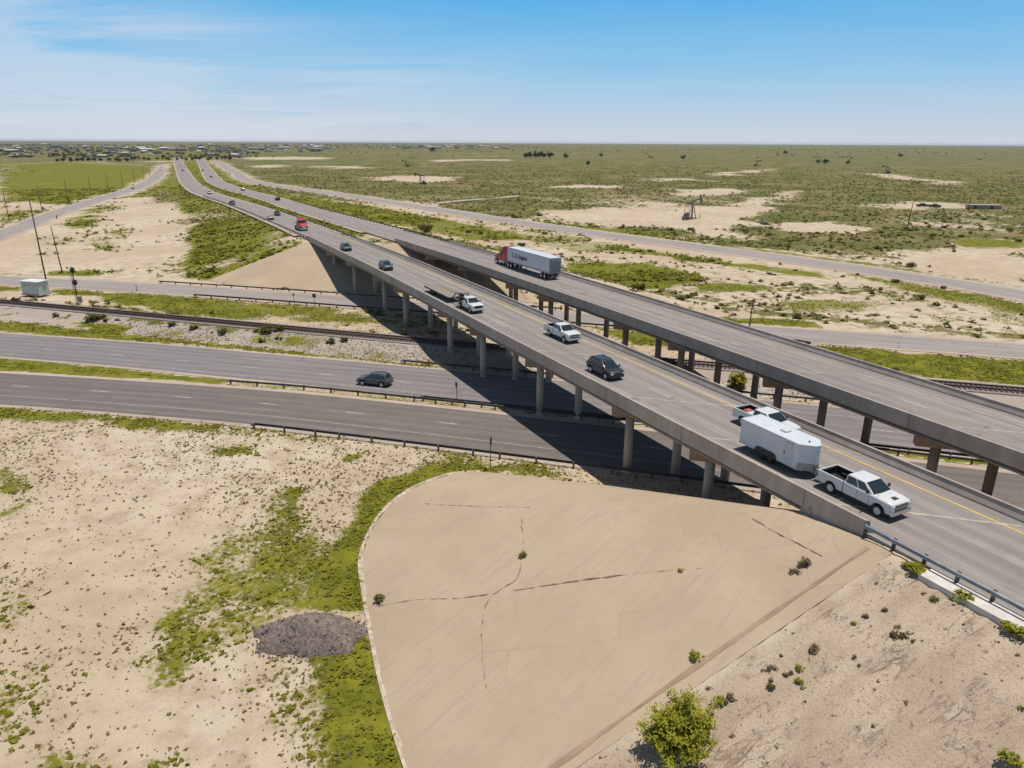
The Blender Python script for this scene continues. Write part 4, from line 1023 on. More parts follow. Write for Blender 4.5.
def van_trailer(label):
    root = empty('semi_trailer', (0, 0, 0), 0, label, 'semi trailer'); L, hw = 8.07, 1.29
    MB().box((0, 0, 2.66), (2 * L, 2 * hw, 2.82), bev=.05).build('box_body', V_TRAILER, root)
    r = MB()
    for s in (1, -1): r.box((0, s * (hw + .012), 1.30), (2 * L - .04, .03, .16)).box((0, s * (hw + .012), 4.02), (2 * L - .04, .03, .12))
    r.build('side_rail', V_ALU, root)
    for s in (1, -1): MB().box((0, s * (hw + .006), 1.46), (2 * L - .3, .016, .07)).build('reflective_stripe', simple('stripe_band', (.33, .16, .17), .5), root)
    MB().box((-L - .01, 0, 2.62), (.04, 2.4, 2.6)).build('rear_frame', V_ALU, root)
    for s in (1, -1):
        d = MB().box((-L - .035, s * .58, 2.62), (.05, 1.12, 2.5), bev=.015).build('door', simple('door_panel', (.20, .205, .225), .5), root)
        MB().tube((-L - .09, s * .3, 1.45), (-L - .09, s * .3, 3.85), .03).tube((-L - .09, s * .75, 1.45), (-L - .09, s * .75, 3.85), .03).build('lock_rod', V_GALV, d)
        for z in (1.9, 2.6, 3.3): MB().box((-L - .07, s * 1.06, z), (.04, .22, .08)).build('hinge', V_GALV, d)
    lamp_boxes(root, 'tail_lamp', V_TAIL, [(-L - .03, 1.0, 1.15), (-L - .03, -1.0, 1.15)], (.06, .3, .12))
    MB().box((-L + .05, 0, .55), (.1, 2.3, .12)).box((-L + .05, .6, .85), (.08, .08, .6)).box((-L + .05, -.6, .85), (.08, .08, .6)).build('underride_guard', V_GALV, root)
    MB().box((-5.7, 0, 1.02), (3.6, 1.1, .3)).build('slider_frame', V_TRIM, root)
    for s in (1, -1):
        MB().box((4.0, s * .75, .72), (.14, .14, 1.1)).box((4.0, s * .75, .14), (.32, .3, .05)).build('landing_leg', V_GALV, root)
        for x in (-5.1, -6.35): wheel(root, x, s * .98, .5, .56, V_CHROME)
        MB().box((-7.2, s * .95, .75), (.03, .6, .7)).build('mud_flap', V_TRIM, root)
    MB().box((0, 0, 1.2), (2 * L - .3, 2.2, .14)).build('floor_beam', V_TRIM, root)
    cu = bpy.data.curves.new('lettering', 'FONT'); cu.body = 'C. R. England'; cu.size = 1.12; cu.extrude = .006; cu.offset = .03; cu.align_x = 'CENTER'; cu.align_y = 'CENTER'
    tmp = bpy.data.objects.new('lettering_outline', cu); COL.objects.link(tmp); dg = bpy.context.evaluated_depsgraph_get()
    tme = bpy.data.meshes.new_from_object(tmp.evaluated_get(dg)); tme.name = 'lettering'; tme.materials.clear(); tme.materials.append(V_NAVY); bpy.data.objects.remove(tmp)
    t = link('lettering', tme, root)
    # the trailer's left side is +Y: read from the outside looking towards -Y
    t.rotation_euler = (PI / 2, 0, PI); t.location = (3.1, hw + .02, 2.72)
    return root
def cargo_trailer(label):
    root = empty('cargo_trailer', (0, 0, 0), 0, label, 'trailer'); hw = 1.08; z0, z1 = .58, 2.62
    # straight box with a shallow vee nose
    pl = [(-3.45, -hw), (2.45, -hw), (3.3, -.24), (3.3, .24), (2.45, hw), (-3.45, hw)]
    b = MB(); lo = [b.bm.verts.new((x, y, z0)) for x, y in pl]; hi = [b.bm.verts.new((x, y, z1)) for x, y in pl]
    fs = [b.bm.faces.new(lo[::-1]), b.bm.faces.new(hi)] + [b.bm.faces.new((lo[i], lo[(i+1) % 6], hi[(i+1) % 6], hi[i])) for i in range(6)]
    bmesh.ops.bevel(b.bm, geom=list({e for f in fs for e in f.edges}), offset=.03, segments=2, affect='EDGES'); b.build('box_body', V_TRAILER, root)
    e = MB()
    for i in range(6):
        a, c = Vector((*pl[i], 0)), Vector((*pl[(i+1) % 6], 0)); d = c - a
        e.box(((a.x + c.x) / 2, (a.y + c.y) / 2, z1 - .03), (d.length, .05, .10), math.atan2(d.y, d.x)).box(((a.x + c.x) / 2, (a.y + c.y) / 2, z0 + .05), (d.length, .05, .12), math.atan2(d.y, d.x))
    e.build('edge_trim', simple('trailer_trim', (.55, .56, .58), .45, .2), root)
    MB().box((3.32, 0, .88), (.03, .46, .52)).build('stone_guard', V_ALU, root)
    MB().box((2.89, .675, .88), (1.18, .03, .52), math.atan2(.24 - hw, .85)).build('stone_guard', V_ALU, root); MB().box((2.89, -.675, .88), (1.18, .03, .52), -math.atan2(.24 - hw, .85)).build('stone_guard', V_ALU, root)
    # the side door is on the trailer's right, towards the parapet
    d = MB().box((1.55, -hw - .012, 1.55), (.86, .03, 1.72), bev=.01).build('side_door', simple('door_skin', (.53, .545, .575), .4), root)
    MB().box((1.2, -hw - .05, 1.5), (.05, .04, .3)).build('handle', V_TRIM, d); MB().box((1.55, -hw - .035, 2.38), (.8, .02, .03)).build('drip_edge', V_ALU, d)
    rv = MB().box((.1, .05, z1 + .07), (.62, .62, .16), bev=.05).build('roof_vent', V_WHITE, root)
    MB().tube((2.5, -.1, z1), (2.5, -.1, z1 + .14), .06).build('vent_pipe', V_TRIM, root)
    f = MB()
    for s in (1, -1):
        fd = MB(); fd.prism([(-1.75, .55), (-1.6, .92), (-1.3, 1.02), (.1, 1.02), (.4, .92), (.55, .55)], s * hw if s > 0 else -hw - .06, hw + .06 if s > 0 else -hw); fd.build('fender', V_TRIM, root)
        for x in (-.18, -1.03): wheel(root, x, s * (hw - .07), .35, .22, V_TRIM)
        MB().box((-3.47, s * .92, 1.0), (.04, .1, .2)).build('tail_lamp', V_TAIL, root)
    MB().box((-3.47, 0, 1.6), (.04, 1.95, 1.9), bev=.01).build('rear_ramp_door', V_TRAILER, root)
    MB().box((-.1, 0, .5), (6.4, 1.6, .16)).build('frame', V_TRIM, root)
    t = MB(); t.tube((2.7, .6, .52), (4.35, .04, .52), .05).tube((2.7, -.6, .52), (4.35, -.04, .52), .05).box((4.42, 0, .54), (.25, .16, .14)).tube((4.0, 0, .2), (4.0, 0, 1.0), .05); t.build('tow_bar', V_TRIM, root)
    MB().box((3.7, 0, .72), (.5, .5, .34), bev=.03).build('battery_box', V_ALU, root)
    return root
def place_main(root, s, w, toward=True, pitch=True):
    wf = w1 if toward else w2
    a, b = sw(s - 2, w + float(wf(s - 2) - wf(s))), sw(s + 2, w + float(wf(s + 2) - wf(s)))
    d = Vector((b[0] - a[0], b[1] - a[1], 0)); d = -d if toward else d
    root.location = (*sw(s, w), float(zr(s)) + .005)
    sl = (float(zr(s + 3)) - float(zr(s - 3))) / 6.0 * (-1 if toward else 1)
    root.rotation_euler = (0, -math.atan(sl), math.atan2(d.y, d.x))
    return root

t = pickup('white crew cab pickup with hood scoop and black bed, towing the white cargo trailer', V_WHITE, scoop=True, tow_mirror=True)
MB().box((-.95, .1, 1.02), (.38, 1.0, .42), bev=.04).build('tool_box', V_GALV, t); place_main(t, .05, -3.45)
place_main(cargo_trailer('white enclosed cargo trailer with side door and roof vent, behind the front pickup'), 7.35, -3.45)
t = pickup('white pickup with a red bag in its bed, passing beside the cargo trailer', V_WHITE); place_main(t, 12.5, -7.15)
MB().box((-1.5, 0, 1.0), (.95, 1.0, .34), bev=.1).build('tarpaulin', simple('pale_tarp', (.45, .5, .52), .8), t)
bag = MB().box((0, 0, .2), (.62, .8, .42), bev=.14).build('duffel_bag', simple('red_bag_cloth', (.45, .09, .08), .85)); tag(bag, 'red bag lying in the bed of the pickup beside the trailer', 'bag'); bag.matrix_world = Matrix.Translation(Vector(t.location) + Matrix.Rotation(t.rotation_euler[2], 3, 'Z') @ Vector((-2.3, .1, .78))) @ Matrix.Rotation(t.rotation_euler[2], 4, 'Z')
place_main(wagon('dark grey green SUV alone in the right lane of the nearer overpass', V_DARK, 'suv'), 32, -3.6)
t = pickup('white pickup with a cab rack, following the dark SUV in the left lane', V_WHITE); place_main(t, 47, -7.25)
MB().tube((-.8, .8, 1.28), (-.8, .8, 1.98), .04).tube((-.8, -.8, 1.28), (-.8, -.8, 1.98), .04).tube((-.8, -.8, 1.96), (-.8, .8, 1.96), .04).tube((-.8, -.8, 1.7), (-.8, .8, 1.7), .03).build('headache_rack', V_TRIM, t)
MB().box((-1.05, 0, 1.2), (.4, 1.6, .4), bev=.03).build('tool_box', V_GALV, t)
# flatbed pickup hauling a gooseneck trailer
t = pickup('white flatbed pickup with dark gear, hauling the flat gooseneck trailer', V_WHITE, bed=False, chrome=False); place_main(t, 67.2, -3.35)
MB().box((-1.95, 0, 1.02), (2.5, 2.2, .1)).box((-.75, 0, 1.45), (.08, 2.0, .85)).build('flat_bed', V_TRIM, t)
MB().box((-1.15, .55, 1.3), (.5, .7, .45), bev=.05).box((-1.2, -.5, 1.35), (.6, .7, .55), bev=.05).tube((-1.8, .5, 1.05), (-1.8, .5, 2.1), .09).tube((-1.8, .5, 2.05), (-2.6, -.2, 1.9), .08).box((-2.6, -.2, 1.6), (.5, .45, .6), bev=.06).tube((-2.2, -.6, 1.06), (-2.2, -.6, 1.6), .28, n=14).build('winch_gear', V_LINER, t)
g = empty('gooseneck_trailer', (0, 0, 0), 0, 'long flat gooseneck trailer with board deck behind the flatbed pickup', 'trailer')
MB().box((-.6, 0, .84), (10.6, 2.35, .10)).build('deck', V_WOOD, g); f = MB()
for s in (1, -1): f.box((-.6, s * 1.2, .80), (10.7, .07, .24)).box((-.4, s * .5, .62), (10.0, .12, .3)); f.tube((4.7, s * .5, .75), (6.0, s * .4, 1.75), .09).tube((6.0, s * .4, 1.75), (7.3, 0, 1.75), .08)
f.tube((7.3, 0, 1.75), (7.3, 0, 1.12), .08); f.build('frame', V_TRIM, g)
for s in (1, -1):
    for x in (-2.0, -2.95): wheel(g, x, s * .95, .39, .45, V_TRIM)
    MB().box((-5.95, s * 1.0, .78), (.05, .2, .14)).build('tail_lamp', V_TAIL, g)
place_main(g, 77.6, -3.35)
place_main(wagon('grey blue crossover driving past the middle of the nearer overpass', V_SLATE, 'crossover', 'crossover_car'), 107.2, -3.0)
place_main(wagon('silver grey car coming on to the far end of the nearer overpass', V_GREY, 'crossover', 'crossover_car'), 138, -3.1)
# red tank truck coming down the approach
t = tractor('red tank truck with pale tank, coming down the approach to the overpass', False); t.name = 'tank_truck'; t['category'] = 'truck'
MB().tube((-3.6, 0, 1.95), (-.2, 0, 1.95), 1.0, n=24).build('tank', V_TANK, t); MB().box((-1.9, 0, 1.0), (3.6, 1.6, .2)).build('tank_cradle', V_TRIM, t)
MB().prism([(.2, 2.9), (1.5, 2.9), (1.2, 3.35), (.3, 3.6)], -1.05, 1.05, .1).build('roof_fairing', V_RED, t)
s, w, z = main_px((298, 230)); place_main(t, s, w - 1.0)
FARCARS = [((270, 219.5), V_WHITE, 'sedan', True, 'white sedan following the red tank truck', 'sedan'), ((276.5, 215.5), V_BLACK, 'crossover', True, 'black SUV in the lane beside the white sedan', 'suv'),
 ((209, 194), V_WHITE, 'suv', True, 'white SUV far up the oncoming carriageway', 'suv'), ((182.5, 171), V_BLACK, 'suv', True, 'dark SUV nearest the bend of the oncoming carriageway', 'suv'), ((180, 166.5), V_SILVER, 'sedan', True, 'silver car where the oncoming road meets the town', 'sedan'), ((184.5, 167.5), V_WHITE, 'suv', True, 'white SUV beside the silver car near the town', 'suv'),
 ((277, 200.3), V_BLACK, 'suv', False, 'black SUV driving away past the farther overpass', 'suv'), ((242.5, 190.5), V_BLACK, 'crossover', False, 'black car ahead of the black SUV on the far carriageway', 'crossover_car'), ((210.8, 177.4), V_GREY, 'sedan', False, 'grey car small on the receding carriageway', 'sedan'), ((202.3, 171), V_BLACK, 'suv', False, 'dark car farthest up the receding carriageway', 'suv')]
for px, m, kind, tw, lb, nm in FARCARS:
    s, w, z = main_px(px); place_main(wagon(lb, m, kind, nm), s, w - .3, tw)
t = pickup('dark pickup with a loaded bed, coming alone down the left approach', V_BLACK); s, w, z = main_px((232, 205)); place_main(t, s, w - .2)
MB().box((-1.8, 0, 1.25), (1.6, 1.5, .6), bev=.1).build('bed_load', V_GREY, t)
# semi on the farther overpass
place_main(tractor('red sleeper semi truck pulling the white lettered trailer'), 100.7, -26.9, False)
place_main(van_trailer('white box semi trailer lettered C. R. England behind the red truck'), 90.6, -26.9, False)
# cars on the lower roads
def place_flat(root, p, d, z): root.location = (p.x, p.y, z); root.rotation_euler = (0, 0, math.atan2(d[1], d[0])); return root
p = at(372, 386.5, .05); i = np.argmin(np.hypot(LOW_B[:, 0] - p.x, LOW_B[:, 1] - p.y)); d = LOW_B[i-1] - LOW_B[i+1]
place_flat(wagon('grey SUV driving left on the lower highway', V_GREY, 'suv'), p + Vector((.25, .9, 0)), d, .052)
p = at(133, 188.8, .07); i = np.argmin(np.hypot(FRONT_D[:, 0] - p.x, FRONT_D[:, 1] - p.y)); d = FRONT_D[i-1] - FRONT_D[i+1]
place_flat(wagon('white car on the left frontage road by the poles', V_WHITE, 'crossover', 'crossover_car'), p, d, .075)
for px, rz, lb in (((922, 207), .1, 'left dark pickup parked on the pale pad in the desert'), ((934, 208), -.15, 'right dark pickup parked on the pale pad in the desert')):
    t = pickup(lb, V_BLACK); place_flat(t, at(*px), (math.cos(rz), math.sin(rz)), float(ground_z(np.array([at(*px).x]), np.array([at(*px).y]))[0]) + .02)
# ------------------------------------------------------------------ poles, signs, railway gear
def gz1(x, y): return float(ground_z(np.array([x]), np.array([y]))[0])
def pole(px, h, label, arm=True, lean=0., r=.15, group=None, name='utility_pole', cat='utility pole'):
    p = at(*px, .05); p.z = gz1(p.x, p.y); o = empty(name, p, 0, label, cat, group)
    MB().tube((0, 0, -.6), (lean, 0, h), r, r * .68, 10).build('pole', M_DARKW, o)
    if arm:
        MB().box((lean, 0, h - .5), (.12, 2.3, .14), .5).build('crossarm', M_DARKW, o)
        for k in (-1, 0, 1):
            q = Matrix.Rotation(.5, 3, 'Z') @ Vector((0, k, 0)); MB().lathe([(.05, 0), (.07, .06), (.04, .16), (.001, .17)], n=8, c=(lean + q.x, q.y, h - .43)).build('insulator', M_GALV, o)
    return o
pole((47.5, 287), 19.5, 'tallest bare pole standing right behind the pale equipment cabin', False, 0, .17)
pole((62.5, 273), 11.6, 'bare wooden pole on the grass patch beyond the frontage road, right of the tall pole', False, -.6)
ORD = ['nearest', 'second nearest', 'third nearest', 'fourth nearest', 'fifth nearest', 'sixth nearest', 'seventh nearest', 'eighth nearest', 'ninth nearest']
for k, px in enumerate([(9.5, 221), (42.5, 212.5), (68.5, 203), (91.5, 196), (108.5, 191), (123, 187), (135, 183.5), (144, 180), (150, 176.5)]):
    pole(px, 12.2, ORD[k] + ' wooden utility pole of the row along the left frontage road', True, 0, .17, 'utility poles along the left frontage road')
pole((907, 229), 10.6, 'leaning dark wooden pole in the scrub of the right hand plain', False, .5, .17)
pole((749, 328), 5.6, 'short dark post on the sand beyond the farther overpass', False, .2, .12, name='post', cat='post')
pole((968, 211), 10, 'distant pole beside the low grey building on the plain', True, 0, .15)
pole((57, 218.5), 1.5, 'small dark marker post at the edge of the left frontage road', False, 0, .3, name='marker_post', cat='post')
pole((137, 291), 1.6, 'short dark marker post in the grass beside the frontage road', False, 0, .09, name='marker_post', cat='post')
def sign(px, h, label, ang, size=(.6, .75), m=M_GALV):
    p = at(*px, .05); p.z = gz1(p.x, p.y); o = empty('road_sign', p, ang, label, 'road sign')
    MB().box((0, 0, h / 2 - .2), (.07, .07, h + .4)).build('post', M_STEEL, o)
    MB().box((.05, 0, h - size[1] / 2), (.015, *size), bev=.004).build('sign_panel', m, o)
    return o
sign((490.5, 468), 3.5, 'small sign seen edge on beside the near guardrail at the paved slope', math.radians(-12) , (.75, .9), V_TRIM)
sign((457, 401), 2.7, 'small dark sign on the median in front of the bridge shadow', math.radians(-150), (.6, .75), V_TRIM)
sign((295, 310.5), 3.6, 'tall dark sign post beside the frontage road guardrail', math.radians(-100), (.35, .5), V_TRIM)
sign((315, 306), 2.6, 'lower sign right of the tall post by the frontage road guardrail', math.radians(-100), (.75, .75), V_TRIM)
p = at(78.5, 304, .3); o = empty('rail_signal', p, 0, 'railway signal mast with two black round heads by the track', 'rail signal')
MB().tube((0, 0, -.4), (0, 0, 7.6), .10, n=10).build('mast', V_TRIM, o); MB().box((0, 0, .1), (.7, .7, .5), bev=.04).build('footing', M_CONC, o)
for z in (6.9, 4.4):
    h = MB().lathe([(.62, 0), (.62, .05), (.001, .06)], 'X', 24, (.12, 0, z)).build('signal_head', V_TRIM, o)
    MB().lathe([(.13, 0), (.15, .35), (.12, .36)], 'X', 14, (.17, 0, z + .25)).lathe([(.13, 0), (.15, .35), (.12, .36)], 'X', 14, (.17, 0, z - .2)).box((-.12, 0, z), (.3, .45, .8), bev=.03).build('lamp_hood', V_TRIM, h)
lm = MB()
for s in (.18, -.18): lm.tube((-.35, s, 0), (-.35, s, 7.2), .03, n=6)
for k in range(22): lm.tube((-.35, .18, .4 + k * .3), (-.35, -.18, .4 + k * .3), .02, n=6)
lm.build('ladder', M_STEEL, o); MB().box((.0, .9, .75), (.55, .5, 1.3), bev=.03).build('relay_box', M_GALV, o)
p = at(36.5, 294, .3); o = empty('equipment_cabin', p, math.radians(-16), 'pale green metal equipment cabin beside the railway', 'cabin')
CAB = simple('pale_green_steel', (.44, .50, .47), .5, .1, .06, 1.)
MB().box((0, 0, 1.5), (4.6, 2.6, 2.7), bev=.04).build('wall', CAB, o); MB().box((0, 0, 2.93), (4.9, 2.9, .16), bev=.05).build('roof', simple('pale_roof', (.66, .69, .66), .5), o); MB().box((0, 0, .06), (4.9, 2.9, .24)).build('plinth', M_CONC, o)
d = MB().box((1.3, -1.32, 1.25), (.9, .04, 2.05), bev=.01).build('door', CAB, o); MB().box((1.02, -1.36, 1.2), (.06, .05, .16)).build('handle', V_TRIM, d)
for x in (-1.4, -.2): MB().box((x, -1.32, 2.1), (.6, .05, .4)).build('vent', M_GALV, o)
MB().box((2.33, .2, 1.5), (.05, .7, .9), bev=.01).build('meter_box', M_GALV, o)
p = at(15.5, 300.5, .9); MBx = MB().box((0, 0, .2), (1.4, .7, .5), bev=.06).box((.9, 0, .1), (.9, .12, .12)).box((-.3, 0, .55), (.3, .4, .3), bev=.04)
tag(MBx.build('switch_box', M_RUST, None, p), 'dark trackside switch box at the left end of the rails', 'track box')

# ------------------------------------------------------------------ pump jacks
PJ_D = simple('dark_pumpjack_steel', (.045, .04, .04), .6, .2, .25, 1.); PJ_R = simple('rusty_pumpjack_steel', (.20, .155, .14), .7, .2, .3, 1.)
def pumpjack(px, H, ang, label, m):
    p = at(*px, 0); p.z = gz1(p.x, p.y); k = H / 9.; o = empty('pump_jack', p, ang, label, 'pump jack'); o.scale = (k, k, k)
    MB().box((-.5, 0, .15), (8, 1.6, .35)).box((-1.5, 0, .5), (3.2, 1.4, .5)).build('skid_base', m, o)
    sp = MB()
    for s in (1, -1): sp.tube((1.4, s * 1.0, .3), (.5, s * .15, 6.3), .17); sp.tube((-.6, s * .9, .3), (.5, s * .15, 6.3), .14); sp.tube((1.0, s * .63, 2.9), (-.25, s * .5, 2.9), .08)
    sp.build('samson_post', m, o)
    R = Matrix.Rotation(-.16, 3, 'Y')
    MB().box(R @ Vector((.4, 0, 0)) + Vector((.5, 0, 6.6)), (8.4, .42, .62), M=R).build('walking_beam', m, o)
    c = R @ Vector((4.5, 0, 0)) + Vector((.5, 0, 6.6)); hh = MB(); hh.prism([(c.x - .2, c.z + .9), (c.x + .35, c.z + .85), (c.x + .75, c.z), (c.x + .7, c.z - .8), (c.x + .35, c.z - 1.7), (c.x - .1, c.z - .5)], -.3, .3, .04); hh.build('horse_head', m, o)
    MB().tube((c.x + .62, .1, c.z - 1.2), (c.x + .62, .1, .6), .04).tube((c.x + .62, 0, -.2), (c.x + .62, 0, 1.3), .16).build('polished_rod', m, o)
    MB().box((-2.4, 0, 1.6), (1.5, 1.0, 1.9), bev=.1).build('gearbox', m, o)
    e = R @ Vector((-3.6, 0, 0)) + Vector((.5, 0, 6.6))
    for s in (1, -1):
        MB().prism([(-3.9, 1.0), (-3.0, .55), (-2.1, 1.75), (-2.3, 2.15), (-2.8, 2.2)], s * .85 - .18, s * .85 + .18, .05).build('counterweight', m, o)
        MB().tube((-3.4, s * 1.05, 1.25), (e.x, s * .5, e.z), .09).build('pitman_arm', m, o)
    MB().box((-4.6, 0, .85), (1.0, .9, .9), bev=.1).build('motor', m, o)
    return o
pumpjack((691, 219), 10.5, math.radians(40), 'nearest rusty pump jack on the large bare pad beyond the right road', PJ_R)
pumpjack((421, 184), 9.5, math.radians(150), 'black pump jack on the pale pad left of centre', PJ_D)
pumpjack((406, 166.5), 9.5, math.radians(160), 'black pump jack farthest back, beyond the pale pad', PJ_D)
pumpjack((757, 166), 10, math.radians(20), 'distant dark pump jack in the green plain right of centre', PJ_D)
pumpjack((886, 173.5), 10, math.radians(200), 'distant dark pump jack on the pale track at the right', PJ_D)
p = at(762, 224, 0); o = empty('wellhead', p, 0, 'small pipe wellhead on the right part of the large bare pad', 'wellhead')
MB().tube((0, 0, -.2), (0, 0, 2.2), .14).tube((-.7, 0, 1.2), (.7, 0, 1.2), .09).build('pipe', PJ_R, o); MB().lathe([(.4, 0), (.42, .05), (.4, .1)], n=16, c=(0, 0, 2.2)).build('valve_wheel', PJ_R, o); MB().box((1.6, .4, .5), (1.6, 1.2, 1.0), bev=.04).build('separator_box', M_GALV, o)
p = at(983, 209, 0); o = empty('low_building', p, math.radians(-8), 'low grey flat roofed building among the scrub at the right', 'building')
MB().box((0, 0, .95), (15, 5, 2.1)).build('wall', simple('grey_block_wall', (.33, .30, .245), .9), o); MB().box((0, 0, 2.1), (15.8, 5.8, .22), bev=.05).build('roof', simple('grey_metal_roof', (.35, .33, .29), .85), o)
for x in (-5, 3): MB().box((x, -2.52, .95), (1.2, .08, 1.7), bev=.01).build('door', V_TRIM, o)

# ------------------------------------------------------------------ gravel pile
th, rr_ = np.meshgrid(np.linspace(0, 2 * PI, 97)[:-1], np.linspace(0, 1, 24)); c = at(313, 634)
px_, py_ = rr_ * np.cos(th) * 3.8, rr_ * np.sin(th) * 2.15; edge = 1 + .5 * (fbm(np.cos(th) * 2 + 5, np.sin(th) * 2 + 5, .9, 3, 2) - .5)
px_ *= edge; py_ *= edge
pzv = 1.6 * np.clip(1 - rr_**1.6, 0, 1) * (.75 + .5 * fbm(px_ + 9, py_ + 9, 2.6, 4, 12)) + .16 * (fbm(px_ + 3, py_ + 3, .5, 2, 19) - .5) * (rr_ < .95) - .12 * (rr_ > .97)
n0, n1 = th.shape; ii = np.arange(n0 - 1)[:, None] * n1; jj = np.arange(n1)[None, :]
Q = np.stack([(ii + jj).ravel(), (ii + (jj + 1) % n1).ravel(), (ii + n1 + (jj + 1) % n1).ravel(), (ii + n1 + jj).ravel()], 1)
rk = np.random.default_rng(41); nk = 900; qa = rk.random(nk) * 2 * PI; qr = rk.random(nk)**.5 * 1.16; kx, ky = qr * np.cos(qa) * 3.8, qr * np.sin(qa) * 2.15
ke = 1 + .5 * (fbm(np.cos(qa) * 2 + 5, np.sin(qa) * 2 + 5, .9, 3, 2) - .5); kx, ky = kx * ke, ky * ke; kz = 1.6 * np.clip(1 - np.minimum(qr, 1)**1.6, 0, 1) * (.75 + .5 * fbm(kx + 9, ky + 9, 2.6, 4, 12))
O_ = np.array([(1, 0, 0), (0, 1, 0), (-1, 0, 0), (0, -1, 0), (0, 0, .8), (0, 0, -.6)]); OF = np.array([(0, 1, 4, 4), (1, 2, 4, 4), (2, 3, 4, 4), (3, 0, 4, 4)])[:, :3]
KV = (np.c_[kx, ky, kz][:, None] + O_[None] * (.03 + .12 * rk.random(nk)**2.5)[:, None, None] * (.6 + .8 * rk.random((nk, 6, 1)))).reshape(-1, 3); KF = (OF[None] + 6 * np.arange(nk)[:, None, None]).reshape(-1, 3)
M_PILE = simple('dark_crushed_asphalt', (.195, .152, .125), .95, var=.4, scale=4, bmp=.8)
pile = tag(link('gravel_pile', np_mesh('gravel_pile', np.c_[px_.ravel(), py_.ravel(), pzv.ravel()], Q, M_PILE, True), None, (c.x, c.y, gz1(c.x, c.y) + .02)), 'low heap of dark grey gravel at the edge of the paved slope', 'gravel pile')
tag(link('loose_stones', np_mesh('loose_stones', KV, KF, M_PILE), pile), kind='stuff')

# ------------------------------------------------------------------ plants
LEAF_BRIGHT = foliage('bright_leaves', (.17, .19, .012), (.42, .385, .04), 1.2); LEAF_OLIVE = foliage('olive_leaves', (.09, .092, .018), (.22, .195, .05), 1.0); LEAF_DRY = foliage('dry_stems', (.16, .115, .06), (.29, .23, .13), 2.)
LEAF_GRASS = foliage('grass_blades', (.115, .135, .010), (.29, .265, .025), .6); LEAF_WEED = foliage('small_weeds', (.15, .125, .04), (.28, .235, .085), .7)
LEAF_DARK = foliage('dark_tree_leaves', (.035, .042, .016), (.085, .09, .035), .2)
def leaf_cloud(C, size, tl=1.1, rng=RNG, elong=1.):
    """one small tilted quad per centre"""
    n = len(C); a = rng.random(n) * 2 * PI; tilt = (rng.random(n) * 2 - 1) * tl
    u = np.c_[np.cos(a), np.sin(a), np.zeros(n)]; v0 = np.c_[-np.sin(a), np.cos(a), np.zeros(n)]
    v = v0 * np.cos(tilt)[:, None] + np.array([0, 0, 1.]) * np.sin(tilt)[:, None]
    s = (np.broadcast_to(size, (n,)) * (.6 + .8 * rng.random(n)))[:, None] / 2
    V = np.stack([C - u * s - v * s * elong, C + u * s * .4 - v * s * elong, C + u * s + v * s * elong, C - u * s * .4 + v * s * elong], 1).reshape(-1, 3)
    return V, np.arange(4 * n).reshape(n, 4)
def dome_points(n, r, h, rng=RNG, lumps=5):
    """points filling an uneven low crown made of several lobes"""
    L = np.c_[(rng.random((lumps, 2)) - .5) * r * 1.2, (.35 + .5 * rng.random(lumps)) * h]; lr = (.40 + .35 * rng.random(lumps)) * r
    k = rng.integers(0, lumps, n); d = rng.normal(size=(n, 3)); d /= np.linalg.norm(d, axis=1)[:, None]
    q = rng.random(n)**.45
    P = L[k] + d * (lr[k] * q)[:, None] * np.array([1, 1, .75 * h / r])
    P[:, 2] = np.abs(P[:, 2]); return P
def shrub_mesh(n, r, h, leaf, m, stems=5, seed=0):
    rng = np.random.default_rng(seed); V, Q = leaf_cloud(dome_points(n, r, h, rng), leaf, rng=rng, elong=1.3)
    b = MB()
    for i in range(stems):
        a = rng.random() * 2 * PI; q = (.3 + .5 * rng.random()) * r
        b.tube((0, 0, -.1), (q * math.cos(a), q * math.sin(a), h * .7), .03 * r + .008, .008, 5, False)
    sm = b.mesh('stems', M_DARKW); sv = np.array([v.co for v in sm.vertices]); sq = np.array([list(p.vertices) for p in sm.polygons])
    me = np_mesh('shrub', np.r_[V, sv], np.r_[Q, sq + len(V)], m, False); me.materials.append(M_DARKW)
    me.polygons.foreach_set('material_index', np.r_[np.zeros(len(Q), np.int32), np.ones(len(sq), np.int32)]); bpy.data.meshes.remove(sm)
    return me
def paved_point(px):
    z = 0.
    for _ in range(14):
        p = at(*px, z); z = float(fill_height(np.array([p.x]), np.array([p.y]))[0]) + .04
    p.z = z; return p
def one_shrub(px, me, sc, label, group=None, on_fill=False, name='shrub'):
    p = paved_point(px) if on_fill else at(*px)
    p.z = (p.z if on_fill else gz1(p.x, p.y)); o = link(name, me, None, p - Vector((0, 0, .03))); o.scale = (sc,) * 3; o.rotation_euler[2] = random.random() * 6
    return tag(o, label, 'shrub', group)
